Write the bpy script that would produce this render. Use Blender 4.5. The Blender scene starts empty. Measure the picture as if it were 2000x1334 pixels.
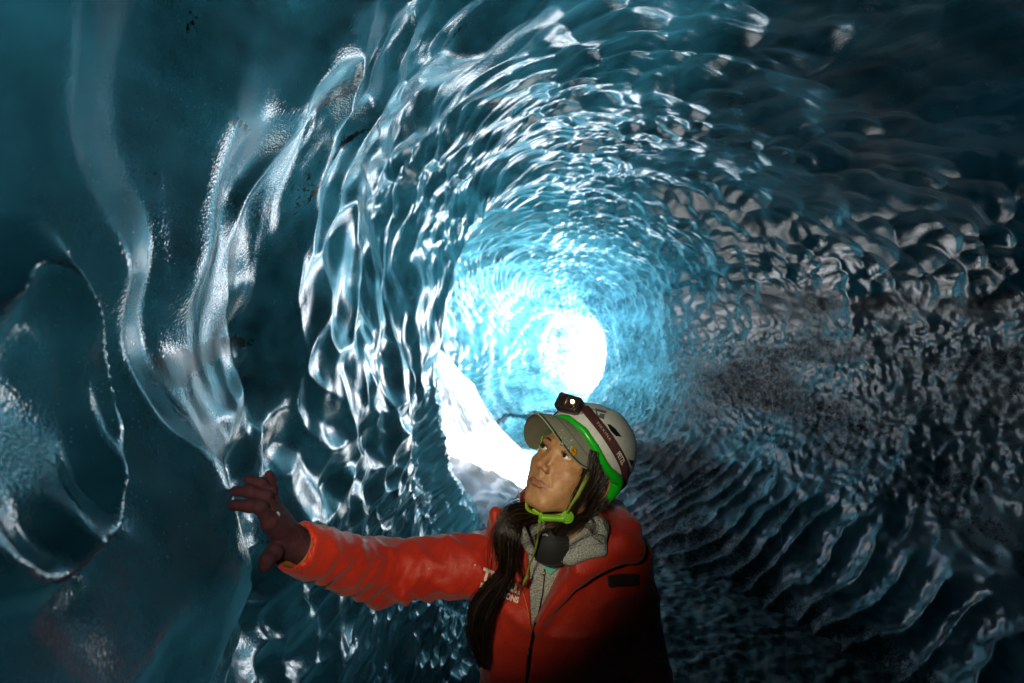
import bpy, bmesh, math, random
import numpy as np
from mathutils import Vector, Matrix
R = math.radians
D = bpy.data
SC = bpy.context.scene
COL = SC.collection
random.seed(5); RNG = np.random.RandomState(11)

# ------------------------------------------------------------------ camera, world, sun, exposure
CAMZ = 1.75
cam_d = D.cameras.new('camera'); cam = D.objects.new('camera', cam_d); COL.objects.link(cam)
cam.location = (0, 0, CAMZ); cam.rotation_euler = (R(90), 0, 0)
cam_d.lens = 18; cam_d.sensor_width = 36; cam_d.clip_start = 0.02; cam_d.clip_end = 500
cam_d.dof.use_dof = True; cam_d.dof.focus_distance = 1.2; cam_d.dof.aperture_fstop = 3.2
SC.camera = cam
SC.view_settings.view_transform = 'Standard'; SC.view_settings.look = 'None'
SC.view_settings.exposure = 2.95; SC.view_settings.gamma = 1
SC.render.resolution_x = 1024; SC.render.resolution_y = 683
SC.cycles.use_denoising = True
SC.cycles.max_bounces = 8; SC.cycles.diffuse_bounces = 4; SC.cycles.glossy_bounces = 4
SC.cycles.sample_clamp_indirect = 8
SC.cycles.caustics_reflective = True

SUN_EL, SUN_AZ = R(58), R(-118)      # azimuth measured from +Y towards +X: the sun stands far left of the tunnel
w = D.worlds.new('World'); SC.world = w; w.use_nodes = True
nt = w.node_tree
sky = nt.nodes.new('ShaderNodeTexSky'); sky.sky_type = 'NISHITA'; sky.sun_disc = False
sky.sun_elevation = SUN_EL; sky.sun_rotation = SUN_AZ; sky.air_density = 1.0; sky.dust_density = 3.0; sky.ozone_density = 1.0
bg = nt.nodes['Background']; nt.links.new(sky.outputs[0], bg.inputs[0]); bg.inputs[1].default_value = 0.15
sun_d = D.lights.new('sun', 'SUN'); sun_d.energy = 5; sun_d.angle = R(0.5); sun_d.color = (1, .95, .88)
sun = D.objects.new('sun', sun_d); COL.objects.link(sun)
sdir = Vector((math.sin(SUN_AZ)*math.cos(SUN_EL), math.cos(SUN_AZ)*math.cos(SUN_EL), math.sin(SUN_EL)))
sun.rotation_euler = (-sdir).to_track_quat('-Z', 'Y').to_euler()
sun.location = (-6, 4, 8)

# ------------------------------------------------------------------ helpers
def tag(o, label=None, cat=None, group=None, kind=None):
    if label: o['label'] = label
    if cat: o['category'] = cat
    if group: o['group'] = group
    if kind: o['kind'] = kind
    return o
def mesh_obj(name, verts, faces, mat, parent=None, smooth=True):
    me = D.meshes.new(name)
    verts = np.asarray(verts, dtype=np.float32)
    if isinstance(faces, np.ndarray) and faces.ndim == 2:
        n, k = faces.shape
        me.vertices.add(len(verts)); me.vertices.foreach_set('co', verts.ravel())
        me.loops.add(n*k); me.loops.foreach_set('vertex_index', faces.astype(np.int32).ravel())
        me.polygons.add(n)
        me.polygons.foreach_set('loop_start', np.arange(0, n*k, k, dtype=np.int32))
        me.polygons.foreach_set('loop_total', np.full(n, k, dtype=np.int32))
        me.update(calc_edges=True); me.validate()
    else:
        me.from_pydata([tuple(map(float, v)) for v in verts], [], [tuple(int(i) for i in f) for f in faces]); me.update()
    if smooth: me.polygons.foreach_set('use_smooth', [True]*len(me.polygons))
    if mat: me.materials.append(mat)
    o = D.objects.new(name, me); COL.objects.link(o)
    if parent: o.parent = parent
    return o
def empty(name, loc=(0, 0, 0)):
    o = D.objects.new(name, None); COL.objects.link(o); o.location = loc; o.empty_display_size = .1
    return o

# gradient noise, vectorised
_P = RNG.permutation(256); _P = np.concatenate([_P, _P, _P])
_G = RNG.normal(size=(256, 3)); _G /= np.linalg.norm(_G, axis=1)[:, None]
def noise3(p):
    p = np.asarray(p, dtype=np.float64); i = np.floor(p).astype(int); f = p-i
    u = f*f*f*(f*(f*6-15)+10); i &= 255
    out = 0
    for dx in (0, 1):
        for dy in (0, 1):
            for dz in (0, 1):
                h = _P[_P[_P[(i[..., 0]+dx) & 255]+((i[..., 1]+dy) & 255)]+((i[..., 2]+dz) & 255)] & 255
                g = _G[h]
                d = g[..., 0]*(f[..., 0]-dx)+g[..., 1]*(f[..., 1]-dy)+g[..., 2]*(f[..., 2]-dz)
                wx = u[..., 0] if dx else 1-u[..., 0]; wy = u[..., 1] if dy else 1-u[..., 1]; wz = u[..., 2] if dz else 1-u[..., 2]
                out = out+d*wx*wy*wz
    return out*1.6
def fbm(p, o=4):
    s = 0; a = 1
    for k in range(o): s = s+a*noise3(p*(2**k)+k*17.3); a *= .5
    return s
def sstep(a, b, x):
    t = np.clip((x-a)/(b-a), 0, 1); return t*t*(3-2*t)
def rand2(ix, iy, k):
    h = (ix*374761393+iy*668265263+k*974634777) & 0x7fffffff
    h = ((h ^ (h >> 13))*1274126177) & 0x7fffffff
    return ((h ^ (h >> 16)) & 0xffff)/65535.0
def scallops(U, V, tail=2.2, jit=.95):
    # cups meeting in crisp crests; each cup is steep on one side and has a long tail on the other
    iu = np.floor(U).astype(np.int64); iv = np.floor(V).astype(np.int64)
    acc = np.zeros(U.shape); kk = .06; ida = np.zeros(U.shape)
    best = np.full(U.shape, 9.); sec = np.full(U.shape, 9.); idr = np.zeros(U.shape)
    for du in (-2, -1, 0, 1, 2):
        for dv in (-2, -1, 0, 1, 2):
            a = iu+du; b = iv+dv
            cu = a+.5+jit*(rand2(a, b, 1)-.5); cv = b+.5+jit*(rand2(a, b, 2)-.5)
            x = U-cu; y = V-cv
            y = np.where(y > 0, y*.72, y*1.25)          # asymmetric along the tunnel
            sz = .75+.6*rand2(a, b, 3)
            d = (x*x+y*y)/sz
            wt = np.exp(-d/kk); acc += wt; ida += wt*rand2(a, b, 4)
            m = d < best
            sec = np.where(m, best, np.minimum(sec, d)); idr = np.where(m, rand2(a, b, 4), idr)
            best = np.minimum(best, d)
    return -kk*np.log(acc+1e-9), sec, ida/(acc+1e-12)

# ------------------------------------------------------------------ node helper
class NT:
    def __init__(s, m): s.t = m.node_tree; s.n = s.t.nodes; s.l = s.t.links
    def add(s, k, **kw):
        n = s.n.new(k)
        for a, b in kw.items():
            if a.startswith('_'): continue
            setattr(n, a, b)
        return n
    def link(s, a, b): s.l.new(a, b)
def new_mat(name):
    m = D.materials.new(name); m.use_nodes = True
    return m, m.node_tree.nodes['Principled BSDF'], NT(m)

def W(px, py, d): return np.array([(px-1000)/1000*d, d, CAMZ+(667-py)/1000*d])
# torch worn by the photographer, left of the camera: its beam is what lights the face and the sleeve
sp_d = D.lights.new('photographer_headlamp', 'SPOT'); sp_d.energy = 5.6; sp_d.color = (1, .87, .62); sp_d.spot_size = R(49); sp_d.spot_blend = .55; sp_d.shadow_soft_size = .035
spo = D.objects.new('photographer_headlamp', sp_d); COL.objects.link(spo); spo.location = (-.16, .02, CAMZ+.07)
_aim = W(858, 850, 1.15)-np.array(spo.location); spo.rotation_euler = Vector(_aim).to_track_quat('-Z', 'Y').to_euler()
# ------------------------------------------------------------------ the ice tunnel
TL = [-1.6, 0, .5, 1.0, 1.5, 2.5, 4.0, 5.0, 5.6, 6.4, 7.5, 9.0, 11., 13.]
XL = [-.85, -.57, -.52, -.60, -.74, -.80, -.80, -.74, -1.2, -1.5, -1.2, -.9, -.4, -.15]      # left wall
XR = [2.3, 2.6, 2.7, 2.7, 2.7, 2.75, 2.6, 2.4, 2.3, 2.1, 2.0, 1.7, 1.3, .95]                 # right wall
ZT = [2.6, 2.8, 2.85, 2.9, 2.95, 3.1, 3.25, 3.3, 3.3, 3.2, 3.1, 2.9, 2.4, 2.0]
ZB = [-.4, -.4, -.4, -.4, -.4, -.35, -.2, -.1, .0, .05, .1, .2, .35, .5]
AX = .45; CZ = 1.45
def smooth_interp(t, X, Y):
    # cubic hermite through the table
    X = np.array(X); Y = np.array(Y); m = np.gradient(Y, X)
    k = np.clip(np.searchsorted(X, t)-1, 0, len(X)-2)
    h = X[k+1]-X[k]; s = (t-X[k])/h
    return ((2*s**3-3*s**2+1)*Y[k]+(s**3-2*s**2+s)*h*m[k]+(-2*s**3+3*s**2)*Y[k+1]+(s**3-s**2)*h*m[k+1])
def heading(t): return R(27)*sstep(7.2, 11.5, t)
def build_cave():
    ts = [-1.6]
    while ts[-1] < 12.6:
        t = ts[-1]
        ts.append(t+(.06 if t < -.3 else .0085 if t < 1.6 else .0085+.0014*(t-1.6)))
    t = np.array(ts); nt_ = len(t)
    na = 1250
    # angular sampling: 0 = right, pi/2 = up, pi = left
    # denser on the left wall, which is nearest
    q = np.linspace(0, 1, na, endpoint=False)
    dens = 1+.9*np.exp(-((q-.5)/.16)**2); cum = np.cumsum(dens); cum /= cum[-1]
    th = np.interp(q, np.concatenate([[0], cum]), np.linspace(0, 1, na+1))*2*np.pi
    T, TH = np.meshgrid(t, th, indexing='ij')
    xl = smooth_interp(T, TL, XL); xr = smooth_interp(T, TL, XR); zt = smooth_interp(T, TL, ZT); zb = smooth_interp(T, TL, ZB)
    c = np.cos(TH); s = np.sin(TH)
    sp = lambda v, e: np.sign(v)*np.abs(v)**e
    e = .82
    cx = sp(c, np.where(c < 0, .82-.34*sstep(.25, -.5, s), .82)); sx = sp(s, .86)
    # the foot of the right wall comes in
    foot = 1-.34*sstep(0, -1, s)*(c > 0)*sstep(1.5, 5, T)
    lx = np.where(cx > 0, AX+(xr-AX)*cx*foot, AX+(AX-xl)*cx)
    lz = np.where(sx > 0, CZ+(zt-CZ)*sx, CZ+(CZ-zb)*sx)
    hd = heading(t); dt = np.gradient(t)
    px = np.cumsum(np.sin(hd)*dt); py = t[0]+np.cumsum(np.cos(hd)*dt)-dt[0]
    ox = lx-AX
    X = AX+px[:, None]+ox*np.cos(hd)[:, None]
    Y = py[:, None]-ox*np.sin(hd)[:, None]
    P = np.stack([X, Y, lz], -1)
    def normals(P):
        dT = np.gradient(P, axis=0); dA = (np.roll(P, -1, 1)-np.roll(P, 1, 1))
        n = np.cross(dT, dA); n /= np.linalg.norm(n, axis=-1)[..., None]+1e-9
        return n
    N = normals(P)
    ctr = np.stack([AX+px, py, np.full(nt_, CZ)], -1)[:, None, :]
    flip = np.sign(np.sum(N*(P-ctr), -1)).mean(); N = N*(1 if flip > 0 else -1)      # outward
    # large waves
    big = fbm(P*np.array([.9, .9, 1.1])+3.1, 3)
    P = P+N*(big*.10)[..., None]
    # buttress the hand rests on, and two long diagonal ribs running down the near left wall
    left = sstep(-.1, -.7, c)
    def gauss(x, w): return np.exp(-(x/w)**2)
    but = gauss(P[..., 1]-.93, .22)*sstep(1.75, 1.35, P[..., 2])*left
    P = P-N*(but*.089)[..., None]
    # arclength-like coordinates
    rr = np.linalg.norm(np.diff(P, axis=1, append=P[:, :1]), axis=-1)
    arc = np.cumsum(rr.mean(0)); arc = np.concatenate([[0], arc[:-1]])
    sc = np.ones(na)
    # flutes: cells elongated up the wall, on the left wall and the lower right wall
    wl = np.exp(-((th-np.pi*1.02)/.62)**2); wr = np.exp(-((th-np.pi*1.78)/.5)**2)
    sc = 1-.5*wl-.12*wr
    A = np.concatenate([[0], np.cumsum((rr.mean(0)*sc))[:-1]])
    kb = int(np.searchsorted(th, 1.5*np.pi)); At = A[-1]+rr.mean(0)[-1]*sc[-1]; A = np.where(np.arange(na) >= kb, A-At, A); A0 = A[int(na*.5)]
    W1 = noise3(P*1.3+9); W2 = noise3(P*1.3+31); W3 = noise3(P*4+5); W4 = noise3(P*4+25)
    cell = .160+.13*np.exp(-((th-np.pi*.95)/.75)**2)[None, :]
    shear = wl*1.1
    S = np.broadcast_to(T, A.shape if False else T.shape)+shear[None, :]*(A[None, :]-A0)*-.9
    rz = sstep(.8, 1.4, P[..., 0])*sstep(2.2, 1.7, P[..., 2])*sstep(.5, .95, P[..., 2]+.35*noise3(P*2))   # finer on the dirty right wall
    fine = 1+0*rz
    U = A[None, :]/(cell*.80)+W1*.8+W3*.2; V = S*(1+.1*wr[None, :])/(cell*1.02)+W2*.8+W4*.2
    b, s2, idr = scallops(U, V)
    cup = 1-np.sqrt(np.clip(b, 0, 2)+.012)/1.05
    # smaller scallops riding on the large ones
    b2, _, id2 = scallops(U*2.3+7, V*2.1+3)
    cup2 = 1-np.sqrt(np.clip(b2, 0, 2)+.02)
    far = sstep(2.0, 5.0, T); mid = sstep(.9, 2.4, T)
    k2 = (.007+.004*mid+.003*far)*(.3+.7*np.clip(noise3(P*.8+50)*2+.5, 0, 1))+.018*rz+.011*wl[None, :]*(1-mid)
    amp = .030+.036*np.clip(idr, 0, 1)+.040*wl[None, :]*sstep(4, 2, T)
    rough = (fbm(P*5, 2))*.003+rz*(fbm(P*13, 3)*.012+fbm(P*37, 2)*.006)
    ru = sstep(.7, 1.6, P[..., 0])*sstep(2.3, 2.7, P[..., 2])*sstep(7, 4.5, P[..., 1])      # smoother, darker ice high on the right
    amp = amp*(1-.45*rz)*(1-.5*ru); k2 = k2*(1-.75*ru)
    # rounded crests where the ice is glassy
    # a pointed lobe close to the camera on the left
    e1 = np.sqrt(((P[..., 1]-.54)/(.135*(1-.38*np.clip((P[..., 2]-1.68)/.16, -1, 1))))**2+((P[..., 2]-1.68)/.165)**2)
    nearl = left*sstep(1.2, .9, P[..., 1])
    lobe = nearl*(.030*np.clip(1-e1**2, 0, 1)**.8-.013*np.exp(-((e1-1)/.13)**2)+.012*np.sin(P[..., 1]*60+P[..., 2]*14)*sstep(.4, .8, e1)*sstep(1., .9, e1))
    disp = cup*amp*(1-.8*nearl*sstep(1.25, .9, e1))+cup2*k2+rough+lobe
    # a row of upright flutes along the foot of the right wall
    wz = sstep(.6, 1.0, P[..., 0])*sstep(.60, .40, P[..., 2]+.15*W1+.05*W3-.05*(P[..., 1]-3))*sstep(1.6, 2.2, P[..., 1])*sstep(9, 7.5, P[..., 1])
    ph = P[..., 1]/.185+.9*W1+.30*W3+.12*noise3(P*9)+.25*np.sin(P[..., 2]*2.2); f_ = ph-np.floor(ph); rib = 1-(2*f_-1)**2; rib = rib*(.75+.5*np.clip(W2+.3, 0, 1))
    disp = disp*(1-.8*wz)+wz*(.050*rib+.014*fbm(P*6, 3)+.004*fbm(P*30, 2))
    disp = disp-.06
    disp = disp+wl[None, :]*(1-far)*(1-nearl*sstep(1.5, 1.1, e1))*.014*fbm(P*3.6+13, 2)
    kc = W(1690, 872, 3.25); kd = ((P-kc)/np.array([.45, .17, .24])); disp = disp-.16*np.exp(-np.sum(kd**2, -1)**1.6)
    P = P+N*disp[..., None]
    return t, th, P, T, TH, nt_, na, cup, idr
t, th, P, T, TH, NT_, NA, CUP, IDR = build_cave()
def ramp(n, src, stops, interp='LINEAR'):
    r = n.add('ShaderNodeValToRGB'); r.color_ramp.interpolation = interp
    el = r.color_ramp.elements
    while len(el) > 1: el.remove(el[-1])
    el[0].position = stops[0][0]; el[0].color = (*stops[0][1], 1) if len(stops[0][1]) == 3 else stops[0][1]
    for p, c in stops[1:]:
        e = el.new(p); e.color = (*c, 1)
    if src is not None: n.link(src, r.inputs[0])
    return r.outputs[0]
def g(v): return (v, v, v)
def noise_node(n, vec, scale, detail=3, rough=.55, dist=0):
    k = n.add('ShaderNodeTexNoise'); k.inputs['Scale'].default_value = scale; k.inputs['Detail'].default_value = detail
    k.inputs['Roughness'].default_value = rough; k.inputs['Distortion'].default_value = dist
    n.link(vec, k.inputs['Vector']); return k.outputs['Fac']
def mixc(n, f, a, b):
    m = n.add('ShaderNodeMix'); m.data_type = 'RGBA'
    for v, i in ((f, 0), (a, 6), (b, 7)):
        if isinstance(v, (int, float)): m.inputs[i].default_value = v
        elif isinstance(v, tuple): m.inputs[i].default_value = (*v, 1)
        else: n.link(v, m.inputs[i])
    return m.outputs[2]
def mathn(n, op, a, b=0.0, c=None):
    m = n.add('ShaderNodeMath'); m.operation = op
    for v, i in ((a, 0), (b, 1), (c, 2)):
        if v is None: continue
        if isinstance(v, (int, float)): m.inputs[i].default_value = v
        else: n.link(v, m.inputs[i])
    return m.outputs[0]
def attr(n, name):
    a = n.add('ShaderNodeAttribute'); a.attribute_name = name; return a
def make_ice():
    m, bs, n = new_mat('glacier_ice')
    geo = n.add('ShaderNodeNewGeometry'); pos = geo.outputs['Position']
    dirt = attr(n, 'dirt').outputs['Fac']; painted_glow = attr(n, 'painted_glow').outputs['Fac']
    sw = n.add('ShaderNodeVectorMath'); sw.operation = 'MULTIPLY'; sw.inputs[1].default_value = (1, .35, 1.6)
    n.link(pos, sw.inputs[0])
    cl = noise_node(n, sw.outputs[0], 1.6, 4, .6, .6)
    cl2 = noise_node(n, pos, 6, 4, .65, .3)
    body = ramp(n, mathn(n, 'ADD', mathn(n, 'MULTIPLY', cl, .7), mathn(n, 'MULTIPLY', cl2, .3)),
                [(.3, (.0008, .008, .013)), (.5, (.002, .018, .025)), (.7, (.008, .034, .042))])
    # trapped bubbles and frost flecks
    vb = n.add('ShaderNodeTexVoronoi'); vb.inputs['Scale'].default_value = 95; n.link(pos, vb.inputs['Vector'])
    bub = ramp(n, vb.outputs['Distance'], [(.10, g(1)), (.17, g(0))]); bm_ = ramp(n, noise_node(n, pos, 5, 3, .6), [(.5, g(0)), (.62, g(1))])
    body = mixc(n, mathn(n, 'MULTIPLY', mathn(n, 'MULTIPLY', bub, bm_), .55), body, (.12, .22, .25))
    # sediment: fine black specks gathered in patches (attribute dirt) and narrow bands
    sp1 = noise_node(n, pos, 85, 3, .6); sp2 = noise_node(n, pos, 30, 4, .7)
    spk = mathn(n, 'ADD', mathn(n, 'MULTIPLY', sp1, .55), mathn(n, 'MULTIPLY', sp2, .45))
    th_ = mathn(n, 'SUBTRACT', .98, mathn(n, 'MULTIPLY', dirt, .62))
    mr = n.add('ShaderNodeMapRange'); n.link(spk, mr.inputs[0]); n.link(mathn(n, 'MULTIPLY', th_, .8), mr.inputs[1]); n.link(mathn(n, 'ADD', mathn(n, 'MULTIPLY', th_, .8), .05), mr.inputs[2])
    sf = mr.outputs[0]
    grey = attr(n, 'grey').outputs['Fac']
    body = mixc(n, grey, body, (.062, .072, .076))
    white = attr(n, 'white').outputs['Fac']; body = mixc(n, white, body, (.24, .29, .32))
    col = mixc(n, sf, body, (.004, .005, .006))
    n.link(col, bs.inputs['Base Color'])
    rg = noise_node(n, pos, 12, 3, .6)
    ro = ramp(n, rg, [(.3, g(.035)), (.7, g(.11))])
    n.link(mathn(n, 'ADD', mathn(n, 'ADD', ro, mathn(n, 'MULTIPLY', sf, .3)), mathn(n, 'MULTIPLY', grey, .36)), bs.inputs['Roughness'])
    bs.inputs['IOR'].default_value = 1.36
    n.link(mathn(n, 'MULTIPLY', mathn(n, 'SUBTRACT', 1.0, grey), .3), bs.inputs['Coat Weight']); bs.inputs['Coat Roughness'].default_value = .06; bs.inputs['Coat IOR'].default_value = 1.33
    b1 = n.add('ShaderNodeBump'); b1.inputs['Strength'].default_value = .32; b1.inputs['Distance'].default_value = .0028
    n1 = noise_node(n, pos, 55, 4, .65); n.link(n1, b1.inputs['Height'])
    b2 = n.add('ShaderNodeBump'); b2.inputs['Strength'].default_value = .3; b2.inputs['Distance'].default_value = .0015
    v = n.add('ShaderNodeTexVoronoi'); v.inputs['Scale'].default_value = 170; n.link(pos, v.inputs['Vector'])
    n.link(v.outputs['Distance'], b2.inputs['Height']); n.link(b1.outputs[0], b2.inputs['Normal'])
    n.link(b2.outputs[0], bs.inputs['Normal'])
    n.link(b1.outputs[0], bs.inputs['Coat Normal'])
    # translucent shell; how much daylight glows through is painted per vertex
    tr = n.add('ShaderNodeBsdfTranslucent')
    tc = ramp(n, painted_glow, [(0, (.00005, .0007, .0012)), (.25, (.0004, .0020, .0027)), (.6, (.0018, .015, .021)), (1, (.045, .17, .22))])
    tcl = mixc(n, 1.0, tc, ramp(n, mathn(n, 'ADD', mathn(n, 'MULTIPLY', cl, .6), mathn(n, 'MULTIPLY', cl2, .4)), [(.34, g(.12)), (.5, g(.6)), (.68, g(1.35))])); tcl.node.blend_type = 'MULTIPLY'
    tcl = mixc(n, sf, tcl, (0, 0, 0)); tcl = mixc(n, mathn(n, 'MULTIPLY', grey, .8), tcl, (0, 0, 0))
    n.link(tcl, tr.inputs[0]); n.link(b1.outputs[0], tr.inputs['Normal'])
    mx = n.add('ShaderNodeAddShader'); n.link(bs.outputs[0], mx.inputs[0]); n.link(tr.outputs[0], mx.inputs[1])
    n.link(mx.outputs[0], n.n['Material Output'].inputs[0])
    return m
ICE = make_ice()
def cave_faces():
    i, j = np.meshgrid(np.arange(NT_-1), np.arange(NA), indexing='ij')
    j2 = (j+1) % NA
    F = np.stack([i*NA+j, i*NA+j2, (i+1)*NA+j2, (i+1)*NA+j], -1)
    # side mouth in the left wall beyond the corner, where the low sun comes in
    Tt = T[:-1]; A = TH[:-1]; z = P[:-1, :, 2]
    hole = (((Tt-6.3)/1.1)**2+((z-1.62)/1.2)**2 < 1) & (np.cos(A) < -.62)
    return F[~hole]
dirtn = fbm(P*np.array([1.2, .5, 2.2])+70, 4)
x, y, z = P[..., 0], P[..., 1], P[..., 2]
def g1(v, w): return np.exp(-(v/w)**2)
wob = noise3(P*1.5+40)*.12+noise3(P*5+44)*.03
right = sstep(.6, 1.3, x)
line = 2.02+.10*(y-3)+wob
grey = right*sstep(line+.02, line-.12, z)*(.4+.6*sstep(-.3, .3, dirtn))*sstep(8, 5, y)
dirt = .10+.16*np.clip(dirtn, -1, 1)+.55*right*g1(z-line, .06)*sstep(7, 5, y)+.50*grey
dirt += .95*g1(z-(1.70+.02*y+wob*.4), .03)*(x < 0)*sstep(1.9, 1.4, y)*sstep(.82, 1.0, y)          # dark band in the left wall
dirt += .8*g1(z-(.55-.02*y+wob), .06)*sstep(4.5, 6, y)
crack = np.abs(noise3(P*np.array([.9, .9, .9])+120)); dirt += .42*g1(crack, .03)*sstep(1.5, 2.3, z)*np.clip(noise3(P*2.2+90)*2+.4, 0, 1)
dirt += .42*(x < 0)*g1(y-1.0, .3)*g1(z-1.58, .16)*sstep(-.3, .3, noise3(P*6))+.22*(x < 0)*sstep(1.5, .5, y)*np.clip(fbm(P*4+60, 3), 0, 1)
dirt += .55*g1(noise3(P*np.array([1.1, 3.2, 1.1])+150), .035)*(x < .3)*sstep(1.7, 2.1, z)*sstep(2.6, 1.6, y)*np.clip(noise3(P*5+33)*2+.7, 0, 1)
dirt = np.clip(dirt, 0, 1)
white = sstep(3.6, 4.6, y)*sstep(9.5, 7.5, y)*sstep(1.1, .75, z+.25*noise3(P*1.7+8)-1.0*sstep(-.3, -.9, x))*sstep(.8, 0, x)*.5
painted_glow = .27+.07*sstep(1.6, 2.4, z)*sstep(1.6, .6, x)+.33*sstep(3, 7, y)+.4*sstep(7, 12, y)  # painted glow: stronger towards the mouth and upper left, not measured from ice thickness
painted_glow = np.clip(painted_glow*(1-.85*sstep(.6, 2.2, x)*sstep(7, 4, y))+.12*sstep(.6, 1.5, x)*sstep(5, 8, y), 0, 1)  # glow painted down on the near right wall, up beside the mouth
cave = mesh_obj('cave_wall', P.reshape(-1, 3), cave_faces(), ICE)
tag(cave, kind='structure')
for nm, arr in (('dirt', dirt), ('grey', grey), ('painted_glow', painted_glow), ('white', white)):
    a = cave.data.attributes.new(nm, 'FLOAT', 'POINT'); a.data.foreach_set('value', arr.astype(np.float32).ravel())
# back of the cave behind the camera
def disc(name, y0, mat):
    c = P[0].mean(0); vs = [tuple(c-np.array([0, .5, 0]))]+[tuple(v) for v in P[0]]
    fs = [(0, i+1, (i+1) % NA+1) for i in range(NA)]
    return tag(mesh_obj(name, vs, fs, mat), kind='structure')
disc('cave_back_wall', -1.6, ICE)
# floor: black volcanic gravel
def make_gravel():
    m, bs, n = new_mat('wet_black_gravel')
    geo = n.add('ShaderNodeNewGeometry'); pos = geo.outputs['Position']
    a = noise_node(n, pos, 40, 5, .7); n.link(ramp(n, a, [(.35, (.003, .004, .005)), (.7, (.016, .019, .022))]), bs.inputs['Base Color'])
    n.link(ramp(n, noise_node(n, pos, 14, 3, .6), [(.3, g(.30)), (.7, g(.7))]), bs.inputs['Roughness'])
    b = n.add('ShaderNodeBump'); b.inputs['Strength'].default_value = .8; b.inputs['Distance'].default_value = .012
    n.link(noise_node(n, pos, 70, 4, .7), b.inputs['Height']); n.link(b.outputs[0], bs.inputs['Normal'])
    return m
GRAVEL = make_gravel()
gx = np.arange(-1.6, 3.0, .016); gy = np.arange(-1.5, 8.5, .02)
GX, GY = np.meshgrid(gx, gy, indexing='ij')
gp = np.stack([GX, GY, GX*0], -1)
gz = .05*noise3(gp*1.1)+.03*noise3(gp*4+5)+.018*fbm(gp*np.array([12, 20, 1])+9, 3)-.04*sstep(4, 7, GY)
gz -= gz.mean(); gz -= .5*sstep(.35, -.35, GX-.1*GY+.3)
GP = np.stack([GX, GY, gz], -1)
i, j = np.meshgrid(np.arange(len(gx)-1), np.arange(len(gy)-1), indexing='ij'); k = len(gy)
tag(mesh_obj('cave_floor', GP.reshape(-1, 3), np.stack([i*k+j, (i+1)*k+j, (i+1)*k+j+1, i*k+j+1], -1).reshape(-1, 4), GRAVEL), kind='structure')
def make_snow():
    m, bs, n = new_mat('snow'); geo = n.add('ShaderNodeNewGeometry')
    bs.inputs['Base Color'].default_value = (.82, .85, .88, 1); bs.inputs['Roughness'].default_value = .6
    b = n.add('ShaderNodeBump'); b.inputs['Distance'].default_value = .05; n.link(noise_node(n, geo.outputs['Position'], 2, 5), b.inputs['Height']); n.link(b.outputs[0], bs.inputs['Normal'])
    return m
SNOW = make_snow()
sx_, sy_ = np.meshgrid(np.linspace(-80, 80, 161), np.linspace(-40, 120, 161), indexing='ij')
q = np.stack([sx_, sy_, sx_*0], -1)
rad = np.hypot(sx_-1, sy_-5)
sz_ = -.75+noise3(q*.06)*3*sstep(12, 40, rad)+noise3(q*.3)*.3*sstep(12, 20, rad)+sstep(14, 60, rad)*7
k = 161; i, j = np.meshgrid(np.arange(k-1), np.arange(k-1), indexing='ij')
tag(mesh_obj('snow_ground', np.stack([sx_, sy_, sz_], -1).reshape(-1, 3), np.stack([i*k+j, (i+1)*k+j, (i+1)*k+j+1, i*k+j+1], -1).reshape(-1, 4), SNOW), kind='structure')
# ================================================================== the person
def surface_nets(F, lo, h):
    F = F.astype(np.float32); S = F < 0
    nx, ny, nz = F.shape
    c = np.zeros((nx-1, ny-1, nz-1), dtype=np.int8)
    for a in (0, 1):
        for b in (0, 1):
            for d in (0, 1): c += S[a:nx-1+a, b:ny-1+b, d:nz-1+d]
    act = (c > 0) & (c < 8)
    I = np.argwhere(act); idx = -np.ones(act.shape, dtype=np.int64); idx[act] = np.arange(len(I))
    acc = np.zeros((len(I), 3)); cnt = np.zeros(len(I))
    cor = [(a, b, d) for a in (0, 1) for b in (0, 1) for d in (0, 1)]
    for p in cor:
        for q_ in cor:
            if sum(q_)-sum(p) == 1 and all(q_[k] >= p[k] for k in range(3)):
                f0 = F[I[:, 0]+p[0], I[:, 1]+p[1], I[:, 2]+p[2]]; f1 = F[I[:, 0]+q_[0], I[:, 1]+q_[1], I[:, 2]+q_[2]]
                m = (f0 < 0) != (f1 < 0); t_ = np.where(m, f0/np.where(m, f0-f1, 1), 0)
                pt = np.array(p)+(np.array(q_)-np.array(p))*t_[:, None]
                acc += np.where(m[:, None], pt, 0); cnt += m
    V = (I+acc/cnt[:, None])*h+np.array(lo)
    faces = []
    for ax in range(3):
        o = [k for k in range(3) if k != ax]
        sl0 = [slice(None)]*3; sl1 = [slice(None)]*3
        sl0[ax] = slice(0, -1); sl1[ax] = slice(1, None)
        ch = S[tuple(sl0)] != S[tuple(sl1)]
        E = np.argwhere(ch)
        E = E[(E[:, o[0]] > 0) & (E[:, o[1]] > 0) & (E[:, o[0]] < F.shape[o[0]]-1) & (E[:, o[1]] < F.shape[o[1]]-1)]
        ins = S[tuple(E.T)]
        qd = []
        for da, db in ((-1, -1), (0, -1), (0, 0), (-1, 0)):
            e = E.copy(); e[:, o[0]] += da; e[:, o[1]] += db; qd.append(idx[tuple(e.T)])
        qd = np.stack(qd, -1)
        fl = ins if ax != 1 else ~ins
        qd[~fl] = qd[~fl][:, ::-1]
        faces.append(qd)
    Fq = np.concatenate(faces); Fq = Fq[(Fq >= 0).all(1)]
    return V, Fq
def grid_eval(fn, lo, hi, h):
    ax = [np.arange(lo[k], hi[k]+h, h) for k in range(3)]
    G = np.stack(np.meshgrid(*ax, indexing='ij'), -1)
    out = np.empty(G.shape[:3], dtype=np.float32)
    for i in range(0, G.shape[0], 24): out[i:i+24] = fn(G[i:i+24])
    return surface_nets(out, lo, h)
def ln(v): return np.sqrt((v*v).sum(-1))
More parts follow.
